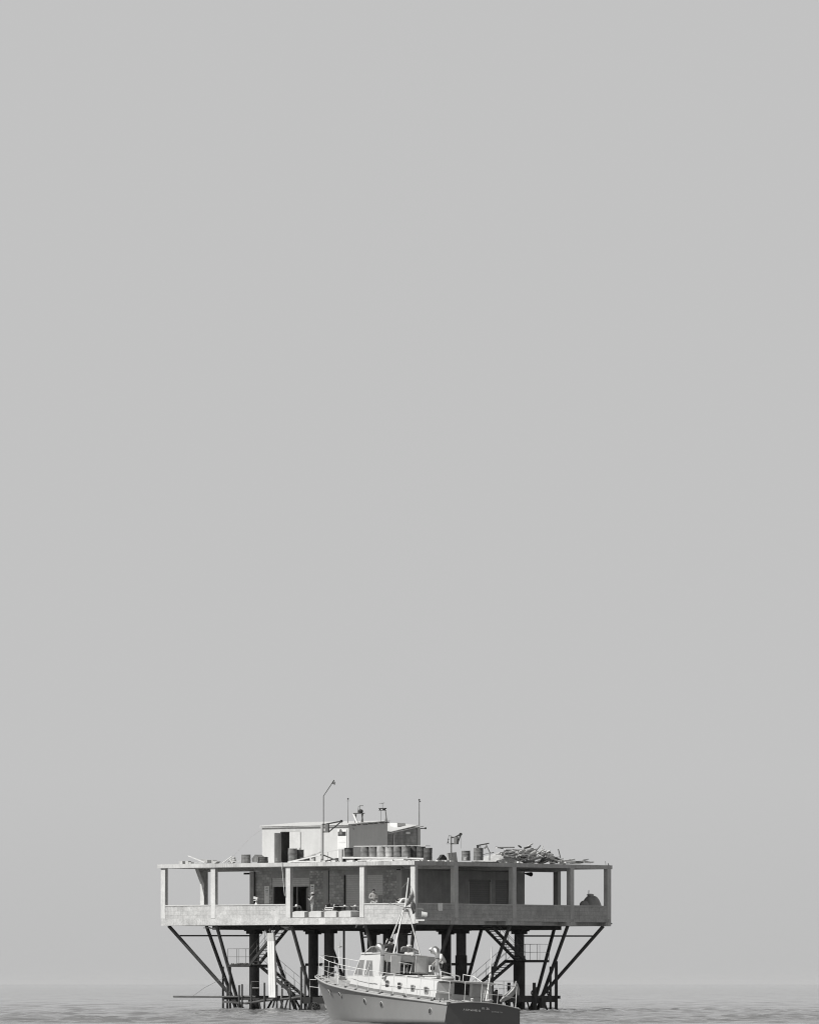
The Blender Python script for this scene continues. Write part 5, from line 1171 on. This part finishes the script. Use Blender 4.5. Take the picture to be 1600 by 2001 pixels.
# things on the trunk roof
q = bq(838, 851.5, 1887, 1901, 3.9, .25, 'boat', 'gas_locker'); b_, z_ = bz(845, 1892, 3.64)
B().box(3.635, 3.645, b_ + .04, b_ + .10, z_ - .1, z_ + .06).box(3.635, 3.645, b_ - .10, b_ - .04, z_ - .1, z_ + .06).obj('slot', 'dark', q)
B().box(3.0, 4.1, .05, .75, 1.95, 2.06).box(2.9, 4.2, 0, .8, 2.06, 2.09).obj('hatch', 'boat', boat); B().box(4.3, 5.4, .3, 1.0, 2.0, 2.07).obj('hatch', 'boat', boat)
B().box(4.4, 5.2, .95, 1.05, 2.0, 2.03).obj('hatch_runner', 'steel', boat)
B().ball((3.3, .25, 1.99), .55, 16, 1.0, .85, .22).obj('companion_hood', 'boat', boat)
# mast
b1, z1 = bz(752, 1858, 8.3); b2, z2 = bz(769, 1861, 7.25); b3, z3 = bz(822, 1866, 7.25); ba, za = bz(787, 1779, 7.6); bb_, zb_ = bz(797, 1779, 7.6)
bt_, zt_ = bz(798.2, 1716, 7.6); bm_, zm_ = bz(791.5, 1774, 7.6)
B().tube((8.3, b1, 3.04), (7.6, ba, za), .038, .028).obj('mast_leg', 'rail', boat); B().tube((7.25, b2, 3.0), (7.6, ba - .02, za), .038, .028).obj('mast_leg', 'rail', boat); B().tube((7.25, b3, 3.0), (7.6, bb_, zb_), .032, .026).obj('mast_leg', 'rail', boat)
B().tube((7.6, bm_, zm_ - .1), (7.6, bt_, zt_), .045, .028).obj('topmast', 'rail', boat); c = Vector((7.6, bm_, zm_))
B().box(7.5, 7.7, bm_ - .16, bm_ + .1, zm_ - .18, zm_ - .13).box(7.45, 7.75, bm_ - .22, bm_ + .06, zm_ - .0, zm_ + .03).beam((7.6, bm_, zm_ - .02), (7.6, ba, za), .06, .06).beam((7.6, bm_ - .05, zm_ - .1), (7.6, bb_, zb_), .06, .06).obj('mast_head', 'lsteel', boat)
pb = bz(827, 1777.5, 7.6); B().tube((7.6, bm_, zm_), (7.6,) + pb, .022).obj('yard', 'rail', boat); pl = bz(757, 1765, 7.6); B().tube((7.6, bm_, zm_), (7.6,) + pl, .010, n=6).obj('wire_aerial', 'steel', boat)
pk = bz(784, 1738, 7.6); m = B(); m.tube((7.6,) + bz(797.5, 1722, 7.6), (7.6,) + pk, .006, n=5).tube((7.6,) + bz(797.5, 1724, 7.6), (7.6,) + bz(805.5, 1739, 7.6), .006, n=5).tube((7.6,) + pb, (7.6,) + bz(816, 1765, 7.6), .005, n=5); m.obj('rigging', 'lsteel', boat)
# ensign: three bands, hanging in folds from the mast
fl = thing('ensign', 'three band ensign hanging in folds from the launch mast', 'flag', TB((7.6,) + bz(800, 1765, 7.6)))
def Fp(x, y, k): return (7.52 - .12 * k,) + bz(x, y, 7.5)
rows = [[(806, 1737), (793.5, 1769)], [(807.5, 1745), (797, 1771)], [(809, 1753), (801.5, 1768)], [(810, 1760), (803, 1766)], [(811.5, 1765), (801.5, 1763.5)], [(812, 1772), (803, 1773)], [(811, 1781), (806, 1778)], [(808.6, 1787), (808, 1786.5)]]
def flag(i0, i1, mt):
    g = []
    for i in range(i0, i1 + 1):
        (x0, y0), (x1, y1) = rows[i]; g.append([Fp(x0 + (x1 - x0) * j / 6, y0 + (y1 - y0) * j / 6, sin(i * 1.3 + j * .5) * .6) for j in range(7)])
    q = B().grid(g).obj('band', mt, fl); q.modifiers.new('thickness', 'SOLIDIFY').thickness = .008
flag(0, 2, 'clothm'); flag(2, 4, 'cloth'); flag(4, 7, 'steel')
B().tube(Fp(806, 1737, 0), Fp(793.5, 1769, 0), .01, n=5).obj('halyard', 'lsteel', fl)
# guard rails: one stanchion per dark foot
ft = [621.8, 629, 640.5, 657.5, 676.7, 697, 719.7, 743.4, 767.8, 793, 819.8, 846, 877]
def tAt(x):
    t = 5.
    for _ in range(60): X, _y = prj(TB((t, bdk(t) - .07, zd(t)))); t -= (x - X) / (ST * 45) * .8; t = min(t, 15.5)
    return t
H_ = .92; tops = []; mids = []
for i, x in enumerate(ft):
    t = tAt(x); b = bdk(t) - .06 if t < 15 else max(.02, bdk(t) - .05); z = zd(t) + .03; h = H_ if i != 11 else H_
    s_ = B().tube((t, b, z), (t, b * 1.0, z + h), .012, n=8).obj('stanchion', 'rail', boat); B().lathe([(.11, 0), (.10, .03), (.02, .05)], (t, b, z), 10).obj('foot', 'black', s_)
    tops.append((t, b, z + h)); mids.append((t, b, z + h * .48))
B().path(tops[:6], .013, 8).path([tops[5]] + [tuple(Vector(tops[5]).lerp(Vector(tops[6]), .75))], .02, 8).obj('top_rail', 'rail', boat)
B().path(tops[6:], .010, 8).obj('top_rail', 'rail', boat); B().path(mids, .006, 5).obj('guard_wire', 'rail', boat)
# starboard rail, from the stem aft
stp, smd = [], []
for t in (15.35, 14.0, 12.4, 10.6, 8.8):
    b = -(bdk(t) - .07); z = zd(t) + .03; s_ = B().tube((t, b, z), (t, b, z + H_), .010, n=8).obj('stanchion', 'rail', boat); B().lathe([(.11, 0), (.10, .03), (.02, .05)], (t, b, z), 10).obj('foot', 'black', s_); stp.append((t, b, z + H_)); smd.append((t, b, z + .45))
B().path([tops[0]] + stp, .012, 8).obj('top_rail', 'rail', boat); B().path([mids[0]] + smd, .010, 6).obj('mid_rail', 'rail', boat)
# stern rails
cx = [(.12, 1.62), (.1, .9), (.1, .1), (.1, -.7), (.15, -1.62), (1.6, -1.85), (3.0, -1.95)]
tp = []
for i, (t, b) in enumerate(cx):
    z = bdm(t, b)
    if i: s_ = B().tube((t, b, z), (t, b, z + .92), .020 if i == 4 else .013, n=8).obj('stanchion', 'rail', boat)
    tp.append((t, b, z + .92))
B().path([tp[1]] + tp[2:], .018, 8).obj('top_rail', 'rail', boat); B().path([(t, b, z - .48) for t, b, z in tp[2:]], .012, 6).obj('mid_rail', 'rail', boat)
x = 904; m = B(); m.path([(1.7, bz(904, 1925, 1.7)[0], 1.86), (1.7, bz(904, 1925, 1.7)[0], 2.15), (1.6, bz(925, 1925, 1.6)[0], 2.1), tp[2]], .02, 6); m.obj('hand_rail', 'rail', boat)
m = B(); pp = [bz(x, y, 2.4) for x, y in ((862, 1899), (898, 1909))]; m.tube((2.4,) + pp[0], (2.4,) + pp[1], .02).tube((2.4,) + pp[0], (2.4, pp[0][0], 1.9), .02).tube((2.4,) + pp[1], (2.4, pp[1][0], 1.9), .02).obj('hand_rail', 'rail', boat)
# ensign staff at the stern and its furled white cloth
sa, sb_, sc_ = bz(949.5, 1957, .35), bz(958, 1905, .35), bz(961, 1850, .35)
B().path([(.35,) + sa, (.35,) + sb_, (.35,) + sc_], [.045, .035, .018], 8).obj('stern_staff', 'rail', boat)
B().ball((.35,) + tuple(bz(958, 1908, .35)), .065, 10, sz=1.8).ball((.35,) + tuple(bz(957, 1901, .35)), .045, 10).obj('staff_head', 'boat', boat)
g = []
for i in range(7):
    f = i / 6; y = 1930 + 26 * f; g.append([(.3 + .05 * sin(j * 2 + i),) + bz(953 + 9.5 * f * j / 5, y, .3) for j in range(6)])
q = B().grid(g).obj('furled_cloth', 'cloth', boat); q.modifiers.new('thickness', 'SOLIDIFY').thickness = .02
B().ball((.3,) + tuple(bz(957, 1956.5, .3)), .13, 10, 1, 1.3, .5).obj('cleat_cover', 'plaster', boat)
p_ = bz(944, 1956, .5); B().tube((.5,) + p_, (.5,) + bz(948.5, 1936, .5), .018).obj('staff_stay', 'boat', boat)
# little dark dinghy on edge across the starboard quarter
dg = thing('dinghy', 'dark narrow dinghy lashed on edge across the launch stern', 'dinghy', TB((.45,) + bz(995, 1950, .45)))
w = [(.5,) + bz(x, y, .5) for x, y in ((977, 1958), (984, 1953), (993, 1947), (1001, 1939), (1006.5, 1929), (1007.5, 1921))]
B().path(w, [.03, .10, .15, .14, .09, .05], 12).obj('hull', 'tarp', dg); B().path([(p[0] - .12, p[1] + .05, p[2] + .06) for p in w], .03, 6).obj('gunwale', 'wood', dg)
w = [(.5,) + bz(x, y, .5) for x, y in ((1009, 1922), (1012, 1935), (1013, 1946))]; B().path(w, [.05, .08, .04], 8).obj('cover', 'tarp', dg)
# foredeck fittings
t, z = 12.6, 0
B().path([(14.0, .35, bdm(14, .35)), (13.5, .30, bdm(13.5, .3) + .28), (13.3, .30, bdm(13.3, .3) + .30)], .035, 6).lathe([(.12, 0), (.08, .05)], (14., .35, bdm(14, .35)), 10).obj('windlass_handle', 'steel', boat)
B().box(13.1, 13.7, -.1, .2, bdm(13.4, 0) - .02, bdm(13.4, 0) + .12).ball((13.5, .05, bdm(13.4, 0) + .16), .07).obj('windlass', 'lsteel', boat)
B().box(12.5, 13.6, -.65, -.2, 1.9, 2.06).box(12.65, 13.3, -.6, -.25, 2.06, 2.15).obj('raft_box', 'boat', boat)
t0, z0 = tz(651, 1935 - 9, 1.2); ts_ = tAt(658.5); bs_ = bdk(ts_) - .1; tt_, zt2 = tz(663.5, 1851, bs_ - .1); B().tube((ts_, bs_, zd(ts_)), (tt_, bs_ - .1, zt2), .022, .015).obj('jack_staff', 'rail', boat)
B().box(tt_ - .12, tt_ + .12, bs_ - .16, bs_ - .04, zt2 - .02, zt2 + .03).tube((tt_, bs_ - .1, zt2), (tt_ - .05, bs_ - .1, zt2 + .3), .008).obj('wind_vane', 'lsteel', boat)
m = B()
for x in (9.6, 6.2, 4.1): m.box(x - .1, x + .1, 1.66, 1.72, bdm(x, 1.7), bdm(x, 1.7) + .05)
m.obj('deck_cleats', 'black', boat)
# locker on starboard side deck carrying the man with the cap
B().box(5.9, 7.2, -1.95, -1.47, bdm(6.5, -1.7) - .02, 1.72).obj('side_locker', 'boat', boat)
# the writing on the transom
def tw(s, x, y, size, mt):
    t = -.02; b, z = bz(x, y, t); o = TB((t, b, z)); xd = TB((t, b - 1, z)) - o; yd = TB((t + .0, b, z + 1)) - o
    text('lettering', s, size, mt, boat, o, xd, yd, .006)
tw('A R M A N D O', 922, 1975.3, .125, 'glyph'); tw('RI  26', 948.5, 1971.8, .15, 'glyph'); tw('D I P O R T O', 971, 1979, .085, 'glyphm')

# crew
SIT = dict(pelvis=(0, 0, .16), waist=(0, .0, .30), chest=(0, .02, .50), neck=(0, .02, .67), head=(0, .05, .77), crown=(0, .04, .87), shR=(.18, .02, .60), shL=(-.18, .02, .60), elR=(.25, .06, .34), wrR=(.18, .26, .30), elL=(-.25, .06, .34), wrL=(-.18, .26, .30),
           hiR=(.09, .05, .13), hiL=(-.09, .05, .13), knR=(.12, .42, .30), knL=(-.12, .42, .30), anR=(.12, .52, .06), anL=(-.12, .52, .06), toR=(.13, .66, .03), toL=(-.13, .66, .03))
fd = 2.302
p_ = None; J = dict(SIT); J.update(elL=(-.27, .18, .50), wrL=(-.10, .24, .74), face=(0, 1, -.1))
B().box(7.6, 7.9, .15, .75, 2.3, 2.88).obj('cockpit_seat', 'clothd', boat)
person('dark clothed man seated behind the mast legs of the launch, one hand raised', TB((7.75, .47, 2.82)), radians(40), J, 1.0, 'clothd', 'clothd', hair='hair')
bc, zc_ = bz(804, 1852, 7.75)
B().box(7.65, 7.95, bc - .3, bc + .3, 2.3, 2.57).obj('cockpit_seat', 'clothd', boat)
person('man in a white peaked cap behind the bridge windscreen of the launch', TB((7.8, bc, fd + .245)), radians(150), SIT, 1.0, 'clothg', 'clothd', cap='cloth')
person('man in white shirt and white peaked cap leaning beside the after ventilator', TB((6.35, -1.45, 1.76)), radians(118), dict(
    chest=(0, .22, 1.27), waist=(0, .05, 1.10), neck=(0, .42, 1.42), head=(0, .57, 1.51), crown=(0, .60, 1.61), shR=(.18, .25, 1.36), shL=(-.18, .25, 1.36), elR=(.22, .28, 1.10), wrR=(.14, .46, 1.0), elL=(-.22, .28, 1.10), wrL=(-.14, .46, 1.0), face=(0, 1, -.45)), 1.0, 'cloth', 'clothd', 'short', cap='cloth')
